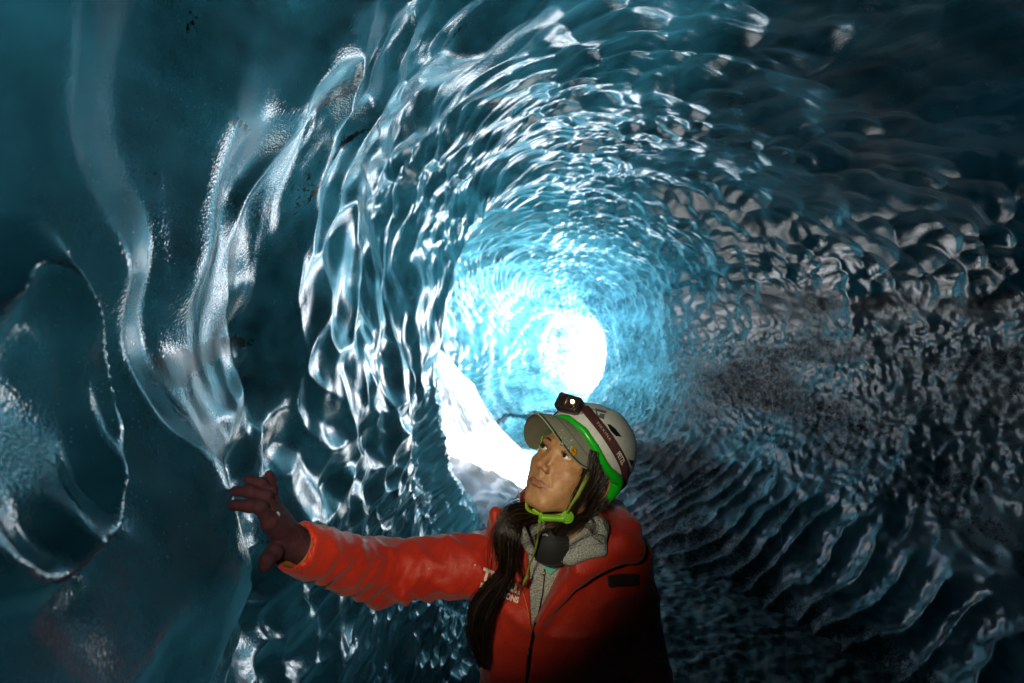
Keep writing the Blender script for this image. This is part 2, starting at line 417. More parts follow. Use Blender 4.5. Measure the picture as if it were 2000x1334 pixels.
def sph(p, c, r): return ln(p-np.array(c))-r
def ell(p, c, r):
    r = np.array(r, float); q_ = (p-np.array(c)); k0 = ln(q_/r); k1 = ln(q_/(r*r))
    return k0*(k0-1)/np.maximum(k1, 1e-6)
def cap(p, a, b, ra, rb=None):
    rb = ra if rb is None else rb
    a = np.array(a, float); b = np.array(b, float); ab = b-a
    t_ = np.clip(((p-a)@ab)/(ab@ab), 0, 1)
    return ln(p-(a+t_[..., None]*ab))-(ra+(rb-ra)*t_)
def smin(a, b, k):
    h_ = np.clip(.5+.5*(b-a)/k, 0, 1); return b*(1-h_)+a*h_-k*h_*(1-h_)
def smax(a, b, k): return -smin(-a, -b, k)
def mir(p): q_ = p.copy(); q_[..., 0] = np.abs(q_[..., 0]); return q_

HO = np.array([.1287, 1.1506, -.2969+CAMZ])
HR = np.array([[-0.66726225, -0.61417949, 0.42136046], [0.72798022, -0.65740688, 0.19457901], [0.15749883, 0.43657731, 0.88577332]])
def H2W(p): return np.asarray(p, float)@HR.T+HO
def W2H(p): return (np.asarray(p, float)-HO)@HR
def W(px, py, d): return np.array([(px-1000)/1000*d, d, CAMZ+(667-py)/1000*d])

# ---- head in its own frame: x her right, y forward, z up
def lid_field(p):
    q_ = mir(p)
    d = sph(q_, (.0315, .0695, .027), .0150)
    yy = q_[..., 0]-.0315
    # almond opening: flatter below, arched above
    zt_ = .0276+.0062*np.clip(1-(yy/.0150)**2, -1, 1); zb_ = .0260-.0036*np.clip(1-(yy/.0150)**2, -1, 1)
    op = np.maximum(np.maximum(q_[..., 2]-zt_, zb_-q_[..., 2]), .074-q_[..., 1])
    return smax(d, -op, .0012)
def lips_field(p):
    q_ = mir(p)
    up = smin(cap(q_, (.0255, .0858, -.0446), (.009, .0962, -.0430), .0015, .0034), cap(q_, (.009, .0962, -.0430), (0, .0970, -.0438), .0034, .0030), .003)
    lo_ = smin(cap(q_, (.0250, .0858, -.0453), (.010, .0942, -.0502), .0015, .0040), cap(q_, (.010, .0942, -.0502), (0, .0952, -.0508), .0040, .0043), .004)
    return up, lo_
def head_sdf(p):
    q_ = mir(p)
    d = ell(q_, (0, -.018, .048), (.077, .100, .085))
    d = smin(d, ell(q_, (0, .024, -.004), (.064, .066, .084)), .02)
    d = smin(d, cap(q_, (0, .066, -.079), (.014, .065, -.078), .0165), .022)
    d = smin(d, cap(q_, (.014, .062, -.074), (.052, .004, -.052), .017, .016), .02)
    d = smin(d, cap(q_, (.052, .004, -.052), (.062, -.004, -.005), .016, .014), .02)
    d = smin(d, ell(q_, (.040, .056, -.006), (.023, .022, .020)), .016)      # cheekbone
    d = smin(d, ell(q_, (.030, .055, -.040), (.022, .022, .026)), .02)
    d = smin(d, ell(q_, (0, .067, -.046), (.031, .027, .024)), .014)     # muzzle
    d = smin(d, cap(q_, (.008, .078, .046), (.044, .066, .045), .009, .008), .012)     # brow
    d = smax(d, -ell(q_, (.031, .092, .026), (.0165, .012, .0105)), .009)    # socket
    d = smin(d, lid_field(p), .0035)
    n_ = cap(q_, (0, .080, .034), (0, .100, .000), .0062, .0080)
    n_ = smin(n_, ell(q_, (0, .1055, -.0085), (.0092, .0098, .0085)), .007)
    n_ = smin(n_, ell(q_, (.0112, .0945, -.0135), (.0066, .0095, .0068)), .0045)
    n_ = smin(n_, cap(q_, (0, .097, -.015), (0, .092, -.028), .004, .0035), .004)
    d = smin(d, n_, .0085)
    d = smax(d, -ell(q_, (.0062, .0985, -.0212), (.0034, .0060, .0030)), .002)
    d = smax(d, -cap(q_, (0, .1015, -.028), (0, .1015, -.036), .0022), .003)    # philtrum
    up, lo_ = lips_field(p)
    d = smin(d, up, .003); d = smin(d, lo_, .003)
    d = smax(d, -cap(q_, (.0295, .0850, -.0430), (.010, .0995, -.0468), .0013, .0010), .0016)
    d = smax(d, -cap(q_, (.010, .0995, -.0468), (0, .101, -.0472), .0010), .0016)
    d = smax(d, -cap(q_, (.019, .0925, -.014), (.0305, .0835, -.040), .0012, .0010), .006)      # fold beside the mouth
    d = smax(d, -cap(q_, (0, .096, -.0625), (.012, .093, -.0615), .0030), .008)     # under the lip
    # ear
    e_ = ell(q_, (.0775, -.030, .002), (.0085, .017, .029)); e_ = smax(e_, -ell(q_, (.0855, -.028, .004), (.0060, .010, .019)), .003)
    e_ = smin(e_, ell(q_, (.0745, -.022, -.023), (.0055, .008, .009)), .006)
    return smin(d, e_, .004)
NECK0 = W2H([.135, 1.255, -.475+CAMZ])
def headneck(p):
    d = head_sdf(p)
    nk = cap(p, (0, -.018, -.035), NECK0, .047, .054)
    return smin(d, nk, .018)
Vh, Fh = grid_eval(headneck, (-.096, -.150, -.20), (.096, .128, .145), .00165)
def make_skin():
    m, bs, n = new_mat('skin'); geo = n.add('ShaderNodeNewGeometry'); pos = geo.outputs['Position']
    lip = attr(n, 'lip').outputs['Fac']; fl = attr(n, 'flush').outputs['Fac']; brow = attr(n, 'brow').outputs['Fac']
    a = noise_node(n, pos, 60, 4, .6); b = noise_node(n, pos, 420, 3, .6)
    c = ramp(n, mathn(n, 'ADD', mathn(n, 'MULTIPLY', a, .6), mathn(n, 'MULTIPLY', b, .4)), [(.32, (.30, .145, .062)), (.5, (.42, .225, .105)), (.68, (.53, .31, .16))])
    c = mixc(n, mathn(n, 'MULTIPLY', fl, .6), c, (.40, .13, .07))
    c = mixc(n, mathn(n, 'MULTIPLY', lip, .85), c, (.26, .085, .062))
    c = mixc(n, brow, c, (.012, .008, .006))
    n.link(c, bs.inputs['Base Color']); bs.inputs['Roughness'].default_value = .46
    bs.inputs['Subsurface Weight'].default_value = .35; bs.inputs['Subsurface Radius'].default_value = (.008, .003, .0015); bs.inputs['Subsurface Scale'].default_value = .6
    bp = n.add('ShaderNodeBump'); bp.inputs['Strength'].default_value = .5; bp.inputs['Distance'].default_value = .0009
    n.link(noise_node(n, pos, 520, 4, .7), bp.inputs['Height']); n.link(bp.outputs[0], bs.inputs['Normal'])
    return m
SKIN = make_skin()
person = empty('person', (.1, 1.27, 0))
tag(person, 'woman in red jacket and white helmet looking up, one gloved hand on the ice', 'person')
bpy.context.view_layer.update()
def part(name, V, F, mat, parent=person, smooth=True):
    off = np.array(parent.matrix_world.translation) if parent is not None else np.zeros(3)
    return mesh_obj(name, np.asarray(V, float)-off, F, mat, parent, smooth)
# children of parts live in the part's own frame, whose origin coincides with the person's
def wadd(parent_root):
    return np.array(parent_root.location)

# ---- body in the world frame (relative positions in metres)
SH_R = W(935, 1100, 1.26); EL_R = W(742, 1118, 1.22); WR_R = W(578, 1068, 1.0)
SH_L = np.array([.285, 1.30, -.545+CAMZ]); EL_L = np.array([.335, 1.29, -.84+CAMZ]); WR_L = np.array([.33, 1.20, -1.07+CAMZ])
TZ = np.array([-1.30, -1.10, -.95, -.83, -.70, -.60, -.53, -.47, -.43])
TA = np.array([.190, .195, .192, .190, .192, .190, .168, .112, .080])
TB = np.array([.145, .145, .140, .138, .138, .130, .112, .085, .070])
TCX = np.array([.105, .105, .108, .110, .115, .12, .125, .132, .135])
TCY = np.array([1.33, 1.33, 1.32, 1.31, 1.31, 1.31, 1.30, 1.28, 1.27])
def torso(p, grow=0.0):
    z_ = p[..., 2]-CAMZ
    a = np.interp(z_, TZ, TA)+grow; b = np.interp(z_, TZ, TB)+grow; cx_ = np.interp(z_, TZ, TCX); cy_ = np.interp(z_, TZ, TCY)
    dx = np.abs(p[..., 0]-cx_)/a; dy = np.abs(p[..., 1]-cy_)/b
    k = (dx**2.4+dy**2.4)**(1/2.4)
    d = (k-1)*np.minimum(a, b)*.9
    return np.maximum(np.maximum(d, z_-(TZ[-1]+grow*.3)), TZ[0]-z_)
def body_low(p):
    d = torso(p, -.030)
    d = smin(d, cap(p, SH_R, EL_R, .048, .038), .03); d = smin(d, cap(p, EL_R, WR_R+(EL_R-WR_R)*.10, .036, .022), .01)
    d = smin(d, cap(p, SH_L, EL_L, .045, .036), .03); d = smin(d, cap(p, EL_L, WR_L, .034, .024), .01)
    d = smin(d, cap(p, WR_L, WR_L+np.array([0, -.01, -.09]), .024, .020), .01)
    d = smin(d, cap(p, H2W((0, -.018, -.06)), H2W(NECK0)+np.array([0, 0, -.05]), .045, .055), .03)
    d = smin(d, cap(p, (.03, 1.33, .48), (.0, 1.33, .10), .075, .045), .04); d = smin(d, cap(p, (.19, 1.33, .48), (.22, 1.33, .10), .075, .045), .04)
    return d
Vb, Fb = grid_eval(body_low, (-.50, .95, .06), (.45, 1.55, CAMZ-.40), .014)
Vh_w = H2W(Vh)
HANDCORE = True

POFF = np.array(person.location)

def simple(name, col, rough=.5, metal=0, noise=0, nscale=60, bump=0, bscale=200, bdist=.001, coat=0, sheen=0):
    m, bs, n = new_mat(name); geo = n.add('ShaderNodeNewGeometry'); pos = geo.outputs['Position']
    if noise:
        c2 = tuple(min(1, v*(1+noise)) for v in col); c1 = tuple(v*(1-noise) for v in col)
        n.link(ramp(n, noise_node(n, pos, nscale, 4, .65), [(.3, c1), (.7, c2)]), bs.inputs['Base Color'])
    else: bs.inputs['Base Color'].default_value = (*col, 1)
    bs.inputs['Roughness'].default_value = rough; bs.inputs['Metallic'].default_value = metal
    bs.inputs['Coat Weight'].default_value = coat; bs.inputs['Sheen Weight'].default_value = sheen
    if bump:
        b = n.add('ShaderNodeBump'); b.inputs['Strength'].default_value = bump; b.inputs['Distance'].default_value = bdist
        n.link(noise_node(n, pos, bscale, 4, .6), b.inputs['Height']); n.link(b.outputs[0], bs.inputs['Normal'])
    return m
def hsub(name, V, F, mat, parent, smooth=True):
    # a mesh given in the head frame
    return part_w(name, H2W(V), F, mat, parent, smooth)
def root_off(o):
    t_ = np.zeros(3)
    while o is not None: t_ = t_+np.array(o.location); o = o.parent
    return t_
def part_w(name, V, F, mat, parent, smooth=True):
    return mesh_obj(name, np.asarray(V, float)-root_off(parent), F, mat, parent, smooth)
def uvsphere(c, r, nu=32, nv=20, Rm=None):
    u = np.linspace(0, 2*np.pi, nu, endpoint=False); v = np.linspace(0, np.pi, nv)
    U_, V_ = np.meshgrid(u, v, indexing='ij')
    p = np.stack([np.sin(V_)*np.cos(U_), np.sin(V_)*np.sin(U_), np.cos(V_)], -1)*np.array(r)
    if Rm is not None: p = p@np.array(Rm).T
    p = p+np.array(c)
    i, j = np.meshgrid(np.arange(nu), np.arange(nv-1), indexing='ij')
    return p.reshape(-1, 3), np.stack([i*nv+j, i*nv+j+1, ((i+1) % nu)*nv+j+1, ((i+1) % nu)*nv+j], -1).reshape(-1, 4)
# eyes
def make_eye():
    m, bs, n = new_mat('eye'); a = attr(n, 'iris').outputs['Fac']
    n.link(ramp(n, a, [(0, (.62, .58, .52)), (.02, (.62, .58, .52)), (.03, (.010, .006, .004)), (.25, (.045, .022, .010)), (.62, (.05, .024, .010)), (.66, (.001, .001, .001))]), bs.inputs['Base Color'])
    bs.inputs['Roughness'].default_value = .12; bs.inputs['Coat Weight'].default_value = 1; bs.inputs['Coat Roughness'].default_value = .02
    return m
EYE = make_eye()
gaze = np.array([.20, .96, .22]); gaze /= np.linalg.norm(gaze)        # towards her right and up
for sx in (-1, 1):
    c = np.array([sx*.0315, .0692, .027]); V_, F_ = uvsphere(c, .0135, 48, 32)
    e = hsub('eyeball', V_, F_, EYE, person)
    ang = np.arccos(np.clip(((V_-c)/.0135)@gaze, -1, 1)); ir = np.clip(1-ang/R(27), 0, 1)
    at = e.data.attributes.new('iris', 'FLOAT', 'POINT'); at.data.foreach_set('value', ir.astype(np.float32))

# tubes and strips
def tube(pts, rad, n=8, cap_ends=True, flat=1.0, up=None):
    pts = np.asarray(pts, float); k = len(pts); rad = np.broadcast_to(rad, (k,))
    tg = np.gradient(pts, axis=0); tg /= ln(tg)[:, None]+1e-9
    up = np.array([0, 0, 1.]) if up is None else np.asarray(up, float)
    a = np.cross(tg, up); a /= ln(a)[:, None]+1e-9; b = np.cross(tg, a)
    an = np.linspace(0, 2*np.pi, n, endpoint=False)
    V_ = pts[:, None]+rad[:, None, None]*(np.cos(an)[None, :, None]*a[:, None]+flat*np.sin(an)[None, :, None]*b[:, None])
    i, j = np.meshgrid(np.arange(k-1), np.arange(n), indexing='ij')
    F_ = np.stack([i*n+j, i*n+(j+1) % n, (i+1)*n+(j+1) % n, (i+1)*n+j], -1).reshape(-1, 4)
    V_ = V_.reshape(-1, 3)
    if cap_ends:
        V_ = np.concatenate([V_, pts[:1], pts[-1:]]); c0 = k*n
        j = np.arange(n); z0 = np.full(n, c0); z1 = np.full(n, c0+1)
        # degenerate-free quads are not possible at a cap: return as list
        F_ = [tuple(f) for f in F_]+[(c0, int(x_+1) % n, int(x_)) for x_ in j]+[(c0+1, (k-1)*n+int(x_), (k-1)*n+int(x_+1) % n) for x_ in j]
    return V_, F_
def spline(ctrl, n=24):
    ctrl = np.asarray(ctrl, float); k = len(ctrl); t_ = np.linspace(0, k-1, n); P_ = np.vstack([2*ctrl[0]-ctrl[1], ctrl, 2*ctrl[-1]-ctrl[-2]])
    i = np.minimum(t_.astype(int), k-2); f = (t_-i)[:, None]
    a, b, c, d = P_[i], P_[i+1], P_[i+2], P_[i+3]
    return .5*((2*b)+(-a+c)*f+(2*a-5*b+4*c-d)*f*f+(-a+3*b-3*c+d)*f**3)
def join(parts):
    V_ = []; F_ = []; o = 0
    for v, f in parts:
        V_.append(np.asarray(v)); F_ += [tuple(int(x_)+o for x_ in q_) for q_ in f]; o += len(v)
    return np.concatenate(V_), F_
from mathutils.bvhtree import BVHTree
# ---- jacket: one cloth shell with sleeves, collar and hood, folds pressed into it
RED = None
def make_red():
    m, bs, n = new_mat('red_shell_fabric'); geo = n.add('ShaderNodeNewGeometry'); pos = geo.outputs['Position']
    a = noise_node(n, pos, 9, 4, .6)
    wet = ramp(n, noise_node(n, pos, 160, 2, .5), [(.62, g(0)), (.68, g(1))])
    n.link(ramp(n, a, [(.3, (.38, .014, .004)), (.7, (.50, .026, .007))]), bs.inputs['Base Color'])
    n.link(mathn(n, 'SUBTRACT', .55, mathn(n, 'MULTIPLY', wet, .38)), bs.inputs['Roughness'])
    bs.inputs['Sheen Weight'].default_value = .15; bs.inputs['Specular IOR Level'].default_value = .35
    b = n.add('ShaderNodeBump'); b.inputs['Strength'].default_value = .3; b.inputs['Distance'].default_value = .0012
    rk = mathn(n, 'ABSOLUTE', mathn(n, 'SUBTRACT', noise_node(n, pos, 16, 3, .55, 1.2), .5)); rk2 = mathn(n, 'ABSOLUTE', mathn(n, 'SUBTRACT', noise_node(n, pos, 38, 3, .55, .8), .5))
    b0 = n.add('ShaderNodeBump'); b0.inputs['Strength'].default_value = .45; b0.inputs['Distance'].default_value = .007
    n.link(mathn(n, 'ADD', mathn(n, 'MINIMUM', rk, .09), mathn(n, 'MULTIPLY', mathn(n, 'MINIMUM', rk2, .08), .35)), b0.inputs['Height']); n.link(b0.outputs[0], b.inputs['Normal'])
    n.link(mathn(n, 'ADD', noise_node(n, pos, 500, 2, .5), mathn(n, 'MULTIPLY', wet, 1.0)), b.inputs['Height']); n.link(b.outputs[0], bs.inputs['Normal'])
    return m
RED = make_red()
def fold(p, axis, f1, amp, seed, st=.22):
    # folds run across the limb: noise stretched around it
    ax = np.array(axis, float); ax /= ln(ax)
    al = (p@ax)[..., None]*ax; q_ = (p-al)*st*f1+al*f1+seed
    n_ = noise3(q_); return amp*(1-2*np.abs(n_)**.8)
def neck_open(p):
    # V of the open zip: front only
    z_ = p[..., 2]-CAMZ; xc = np.interp(z_, [-.66, -.62, -.5, -.40], [.046, .055, .085, .10]); wd = np.interp(z_, [-.665, -.62, -.54, -.45, -.40], [0, .012, .034, .062, .075])
    d = np.abs(p[..., 0]-xc)-wd
    d = np.maximum(d, p[..., 1]-1.27)
    return np.maximum(d, -.665-z_)
def jacket_sdf(p):
    d = torso(p, .0)
    arm = cap(p, SH_R, EL_R, .070, .064); fa = cap(p, EL_R, WR_R+(EL_R-WR_R)*.06, .064, .043)
    arm = smin(arm, fa, .03)
    a2 = smin(cap(p, SH_L, EL_L, .066, .062), cap(p, EL_L, WR_L, .060, .045), .02)
    near = sstep(.12, .02, arm)
    f_ = fold(p, (EL_R-WR_R)+np.array([0, 0, .06]), 17, .0055, 3., .4)*near+fold(p, (SH_R-EL_R)+np.array([0, 0, .12]), 22, .006, 11., .3)*near+fold(p, (SH_R-EL_R)+np.array([0, 0, -.16]), 46, .0030, 31., .25)*near
    f2 = fold(p, (.4, .1, 1), 9, .008, 21., .4)*(1-near)
    d = smin(d, arm, .045); d = smin(d, a2, .012)
    elb = sstep(.16, 0, ln(p-EL_R)); d = d-elb*.005*np.sin((p-EL_R)@(np.array([.75, .2, .45])*95)+noise3(p*9)*3)*sstep(.03, -.02, p[..., 2]-EL_R[2])
    d = d-f_-f2-noise3(p*32)*.0022
    # seam bands
    c2 = smin(cap(p, WR_R+(EL_R-WR_R)*.05, WR_R+(EL_R-WR_R)*.17, .0485, .053), np.full(p.shape[:-1], 9.), .001)
    d = smin(d, c2-fold(p, (0, 1, 1), 30, .003, 5.), .004)
    # sleeve is hollow at the cuff
    d = smax(d, -cap(p, WR_R-(EL_R-WR_R)*.3, WR_R+(EL_R-WR_R)*.085, .040), .004)
    # collar standing round the neck and hood bunched behind it
    cn = np.array([.135, 1.262, -.425+CAMZ]); q_ = p-cn; rad = np.sqrt((q_[..., 0]/1.12)**2+q_[..., 1]**2)
    lean = .10+.10*np.clip(-(q_[..., 2]), -.1, .1)
    col = np.maximum(np.abs(rad-(.094-.30*q_[..., 2]*(q_[..., 0] > 0)))-.007, np.abs(q_[..., 2]+.010-.012*noise3(p*14))-.062)
    d = smin(d, col-.004, .02)
    hp = [W(972, 1006, 1.21), W(985, 1030, 1.33), W(1080, 1015, 1.42), W(1185, 1005, 1.36), W(1222, 1038, 1.24), W(1238, 1072, 1.20)]
    hr = [.022, .038, .05, .046, .036, .030]
    hd = np.full(p.shape[:-1], 9.)
    for a, b, r1, r2 in zip(hp[:-1], hp[1:], hr[:-1], hr[1:]): hd = smin(hd, cap(p, a, b, r1, r2), .02)
    d = smin(d, hd-noise3(p*24)*.005, .025)
    # left front panel folded open like a lapel
    lp = cap(p, W(1210, 1062, 1.185), W(1130, 1125, 1.150), .030, .016); lp = smin(lp, cap(p, W(1130, 1125, 1.150), W(1050, 1215, 1.165), .016, .008), .02)
    d = smin(d, lp, .045)
    d = smin(d, cap(p, W(966, 1000, 1.19), W(974, 1060, 1.17), .010, .012), .02)
    d = smin(d, cap(p, W(974, 1050, 1.17), W(1012, 1130, 1.14), .012, .010), .03)
    d = smax(d, -neck_open(p), .008)
    # room for the neck
    d = smax(d, -cap(p, H2W((0, -.02, -.02)), H2W(NECK0), .066, .068), .01)
    d = smax(d, -cap(p, H2W((0, .09, -.095)), H2W((0, .03, -.14)), .045, .05), .01)
    return d
Vj, Fj = grid_eval(jacket_sdf, (-.53, .92, CAMZ-1.32), (.46, 1.56, CAMZ-.33), .0062)
jacket = part_w('jacket', Vj, Fj, RED, person)
jacket['label'] = 'red waterproof shell jacket with open zip'
BV = BVHTree.FromPolygons([tuple(v) for v in Vj], [tuple(int(i) for i in f) for f in Fj])
def onto(p, off=.0015, bvh=None):
    # push a point seen from the front onto the jacket
    o_ = Vector((0, 0, CAMZ)); dr = (Vector(p)-o_).normalized()
    h_ = (bvh or BV).ray_cast(o_, dr)
    return np.array(h_[0]-dr*off) if h_[0] is not None else np.array(p)
# fleece underneath
def make_fleece():
    m, bs, n = new_mat('grey_marl_fleece'); geo = n.add('ShaderNodeNewGeometry'); pos = geo.outputs['Position']
    n.link(ramp(n, noise_node(n, pos, 420, 3, .7), [(.38, (.10, .11, .105)), (.62, (.46, .48, .45))]), bs.inputs['Base Color']); bs.inputs['Roughness'].default_value = .9
    b = n.add('ShaderNodeBump'); b.inputs['Distance'].default_value = .002; n.link(noise_node(n, pos, 300, 3), b.inputs['Height']); n.link(b.outputs[0], bs.inputs['Normal'])
    return m
FLEECE = make_fleece()
def fleece_sdf(p):
    d = torso(p, -.014)-.004*noise3(p*15)
    cn = np.array([.12, 1.235, -.43+CAMZ]); q_ = p-cn; rad = np.sqrt((q_[..., 0])**2+q_[..., 1]**2)
    col = np.maximum(np.abs(rad-.074)-.005, np.abs(q_[..., 2]+.02)-.042+.006*noise3(p*20))
    d = smin(d, col, .02)
    # soft collar folded out on her left side
    d = smin(d, cap(p, W(1108, 1088, 1.145), W(1168, 1030, 1.15), .017, .020), .02)
    d = smin(d, cap(p, W(1168, 1030, 1.145), W(1176, 1074, 1.14), .020, .010), .02); d = smin(d, cap(p, W(1120, 1090, 1.135), W(1172, 1078, 1.138), .012, .008), .02)
    d = smin(d, cap(p, W(1016, 1035, 1.15), W(1036, 1075, 1.145), .014, .010), .02)
    d = smax(d, -cap(p, H2W((0, -.015, -.03)), H2W(NECK0), .056, .060), .008)
    d = smax(d, -cap(p, W(1075, 1040, 1.1), W(1070, 1112, 1.17), .030, .008), .01)
    return np.maximum(np.maximum(d, .95-p[..., 2]), p[..., 1]-1.36)
Vf, Ff = grid_eval(fleece_sdf, (-.1, 1.05, CAMZ-.78), (.32, 1.38, CAMZ-.36), .0045)
fleece = part_w('fleece', Vf, Ff, FLEECE, person); fleece['label'] = 'grey marl fleece inside the open jacket'
BVF = BVHTree.FromPolygons([tuple(v) for v in Vf], [tuple(int(i) for i in f) for f in Ff])
BLACK = simple('matt_black_cloth', (.012, .013, .015), .8, bump=.3, bscale=600, bdist=.0008)
BLACKP = simple('black_plastic', (.008, .008, .009), .35, noise=.3)
TEAL = simple('teal_knit', (.10, .42, .33), .8, noise=.2, nscale=200)
METAL = simple('zip_metal', (.45, .42, .36), .3, 1, noise=.2)
LIME = simple('lime_webbing', (.22, .38, .01), .5, noise=.15, nscale=200, bump=.3, bscale=500)
LIMEP = simple('lime_plastic', (.13, .36, .012), .35, noise=.05)
def patch(name, poly, mat, parent, off, thick, bvh, n=14, d0=1.2, sharp=False):
    # a cloth patch given by its outline, laid on the surface behind it, with real thickness
    poly = np.array(poly, float); c = poly.mean(0); m = len(poly); rings = []
    per = spline(np.vstack([poly, poly[:1]]), m*6+1)[:-1]
    if sharp: per = np.concatenate([poly[a]+(poly[(a+1) % m]-poly[a])*np.linspace(0, 1, 7)[:-1, None] for a in range(m)])
    k = len(per); V_ = []
    for r_ in np.linspace(0, 1, n)[1:]:
        V_.append(c+(per-c)*r_)
    V_ = np.concatenate([[c]]+V_)
    T_ = np.array([onto(W(a, b, d0), off, bvh) for a, b in V_]); B_ = T_+(T_-np.array([0, 0, CAMZ]))/ln(T_-np.array([0, 0, CAMZ]))[:, None]*thick
    F_ = [(0, 1+(i+1) % k, 1+i) for i in range(k)]
    for q_ in range(n-2):
        for i in range(k): a = 1+q_*k; F_.append((a+i, a+(i+1) % k, a+k+(i+1) % k, a+k+i))
    nn = len(V_); F2 = [tuple(reversed([x_+nn for x_ in f])) for f in F_]
    e = 1+(n-2)*k; side = [(e+i, e+(i+1) % k, e+(i+1) % k+nn, e+i+nn) for i in range(k)]
    return part_w(name, np.concatenate([T_, B_]), F_+F2+side, mat, parent)
patch('undershirt', [(1062, 1092), (1082, 1092), (1098, 1098), (1082, 1116), (1073, 1122), (1063, 1108)], TEAL, person, .010, .006, BVF)
zv, zf = tube([onto(W(a, b, 1.2), .003, BVF) for a, b in ((1064, 1112), (1063, 1130), (1060, 1160), (1054, 1190), (1048, 1210))], .0016, 6)
part_w('fleece_zip', zv, zf, BLACKP, fleece)
zv, zf = tube([onto(W(a, b, 1.2), .005, BVF) for a, b in ((1063, 1116), (1063, 1121), (1062.5, 1126))], [.0028, .0034, .0022], 8)
part_w('zip_pull', zv, zf, METAL, fleece)
# jacket zip, cord and zip garage
zpts = [onto(W(a, b, 1.2), .001) for a, b in ((1047, 1216), (1042, 1235), (1038, 1260), (1034, 1290), (1030, 1320), (1027, 1350), (1026, 1400))]
zv, zf = tube(zpts, .0042, 8); part_w('jacket_zip', zv, zf, BLACKP, jacket)
zv, zf = tube([onto(W(a, b, 1.2), .006) for a, b in ((1033, 1268), (1031, 1290), (1030, 1312))], [.004, .0055, .004], 8, flat=.5); part_w('zip_pull', zv, zf, BLACKP, jacket)
ORANGE = simple('orange_piping', (.75, .16, .02), .4)
zv, zf = tube([onto(W(a, b, 1.2), .0012) for a, b in ((992, 1105), (1003, 1122), (1014, 1142), (1024, 1165), (1031, 1190), (1036, 1225), (1037, 1260))], .0012, 6); part_w('piping', zv, zf, ORANGE, jacket)
patch('chest_panel', [(1186, 1124), (1215, 1121), (1248, 1122), (1249, 1134), (1246, 1144), (1210, 1146), (1190, 1147)], simple('dark_red_panel', (.02, .006, .005), .8), jacket, .005, .006, BV, 8)
patch('arm_badge', [(1281, 1222), (1290, 1226), (1296, 1245), (1294, 1264), (1288, 1266), (1281, 1250), (1279, 1232)], simple('navy_badge', (.02, .04, .07), .7, noise=.4, nscale=300), jacket, .002, .002, BV, 8)
patch('arm_label', [(1276, 1288), (1290, 1290), (1302, 1292), (1301, 1297), (1288, 1295), (1276, 1293)], simple('grey_label', (.05, .07, .08), .6, noise=.4, nscale=400), jacket, .002, .002, BV, 6)
# yellow inner cuff lining
cdir = (WR_R-EL_R)/ln(WR_R-EL_R)
zv, zf = tube([WR_R-cdir*.03, WR_R-cdir*.005, WR_R+cdir*.004], [.0385, .0385, .0380], 40, False); part_w('cuff_lining', zv, zf, simple('ochre_cuff', (.42, .17, .03), .6, noise=.2), jacket)

def text_mesh(body_, size, origin, ex, ey, mat, name, parent, bvh, off, bold=.0):
    cu = D.curves.new('t', 'FONT'); cu.body = body_; cu.size = 1; cu.offset = bold; cu.resolution_u = 4
    to = D.objects.new('t', cu); COL.objects.link(to)
    bpy.context.view_layer.update()
    me = D.meshes.new_from_object(to.evaluated_get(bpy.context.evaluated_depsgraph_get()))
    bm = bmesh.new(); bm.from_mesh(me); bmesh.ops.triangulate(bm, faces=bm.faces)
    for _ in range(2): bmesh.ops.subdivide_edges(bm, edges=[e for e in bm.edges if e.calc_length() > .12], cuts=1)
    bmesh.ops.triangulate(bm, faces=bm.faces)
    pts = np.array([v.co[:2] for v in bm.verts]); F_ = [[v.index for v in f.verts] for f in bm.faces]
    bm.free(); D.objects.remove(to); D.curves.remove(cu); D.meshes.remove(me)
    P_ = np.array(origin)+pts[:, :1]*size*np.array(ex)+pts[:, 1:]*size*np.array(ey)
    V_ = np.array([onto(q_, off, bvh) for q_ in P_])
    return part_w(name, V_, F_, mat, parent, False)
WHITE = simple('white_print', (.72, .70, .62), .6, noise=.1, nscale=300)
exv = np.array([.93, 0, -.36]); eyv = np.array([.25, 0, .97])
text_mesh('TROLL', .041, W(940, 1131, 1.18), exv*.76, eyv*.92, WHITE, 'chest_print', jacket, BV, .0022, .05)
text_mesh('EXPEDITIONS', .0195, W(936, 1149, 1.18), exv*.80, eyv*1.0, WHITE, 'chest_print', jacket, BV, .0022, .045)

# ---- black face mask hanging under the chin
def mask_pt(u, v):
    a = u*1.0; px_ = 1078+u*33; py_ = 1033+v*74*(1-.18*abs(u)**2)+14*abs(u)**2*(1-v)
    d_ = 1.128+.020*u*u-.016*math.sin(v*math.pi)
    return W(px_, py_, d_)
us = np.linspace(-1, 1, 21); vs_ = np.linspace(0, 1, 17)
mp = np.array([[mask_pt(u, v) for v in vs_] for u in us]); mp2 = mp+np.array([0, .0035, 0])
k = 17; i, j = np.meshgrid(np.arange(20), np.arange(16), indexing='ij'); qf = np.stack([i*k+j, (i+1)*k+j, (i+1)*k+j+1, i*k+j+1], -1).reshape(-1, 4)
nm_ = 21*17; bd = [i_*k for i_ in range(21)]+[20*k+j_ for j_ in range(1, 17)]+[i_*k+16 for i_ in range(19, -1, -1)]+[j_ for j_ in range(15, 0, -1)]
side = [(bd[q_], bd[(q_+1) % len(bd)], bd[(q_+1) % len(bd)]+nm_, bd[q_]+nm_) for q_ in range(len(bd))]
mask = part_w('face_mask', np.concatenate([mp.reshape(-1, 3), mp2.reshape(-1, 3)]), [tuple(f) for f in qf]+[tuple(f[::-1]+nm_) for f in qf]+side, BLACK, person)
mask['label'] = 'black cloth face mask pulled down below the chin'
BVM = BVHTree.FromPolygons([tuple(v) for v in mp.reshape(-1, 3)], [tuple(int(a) for a in f) for f in qf])
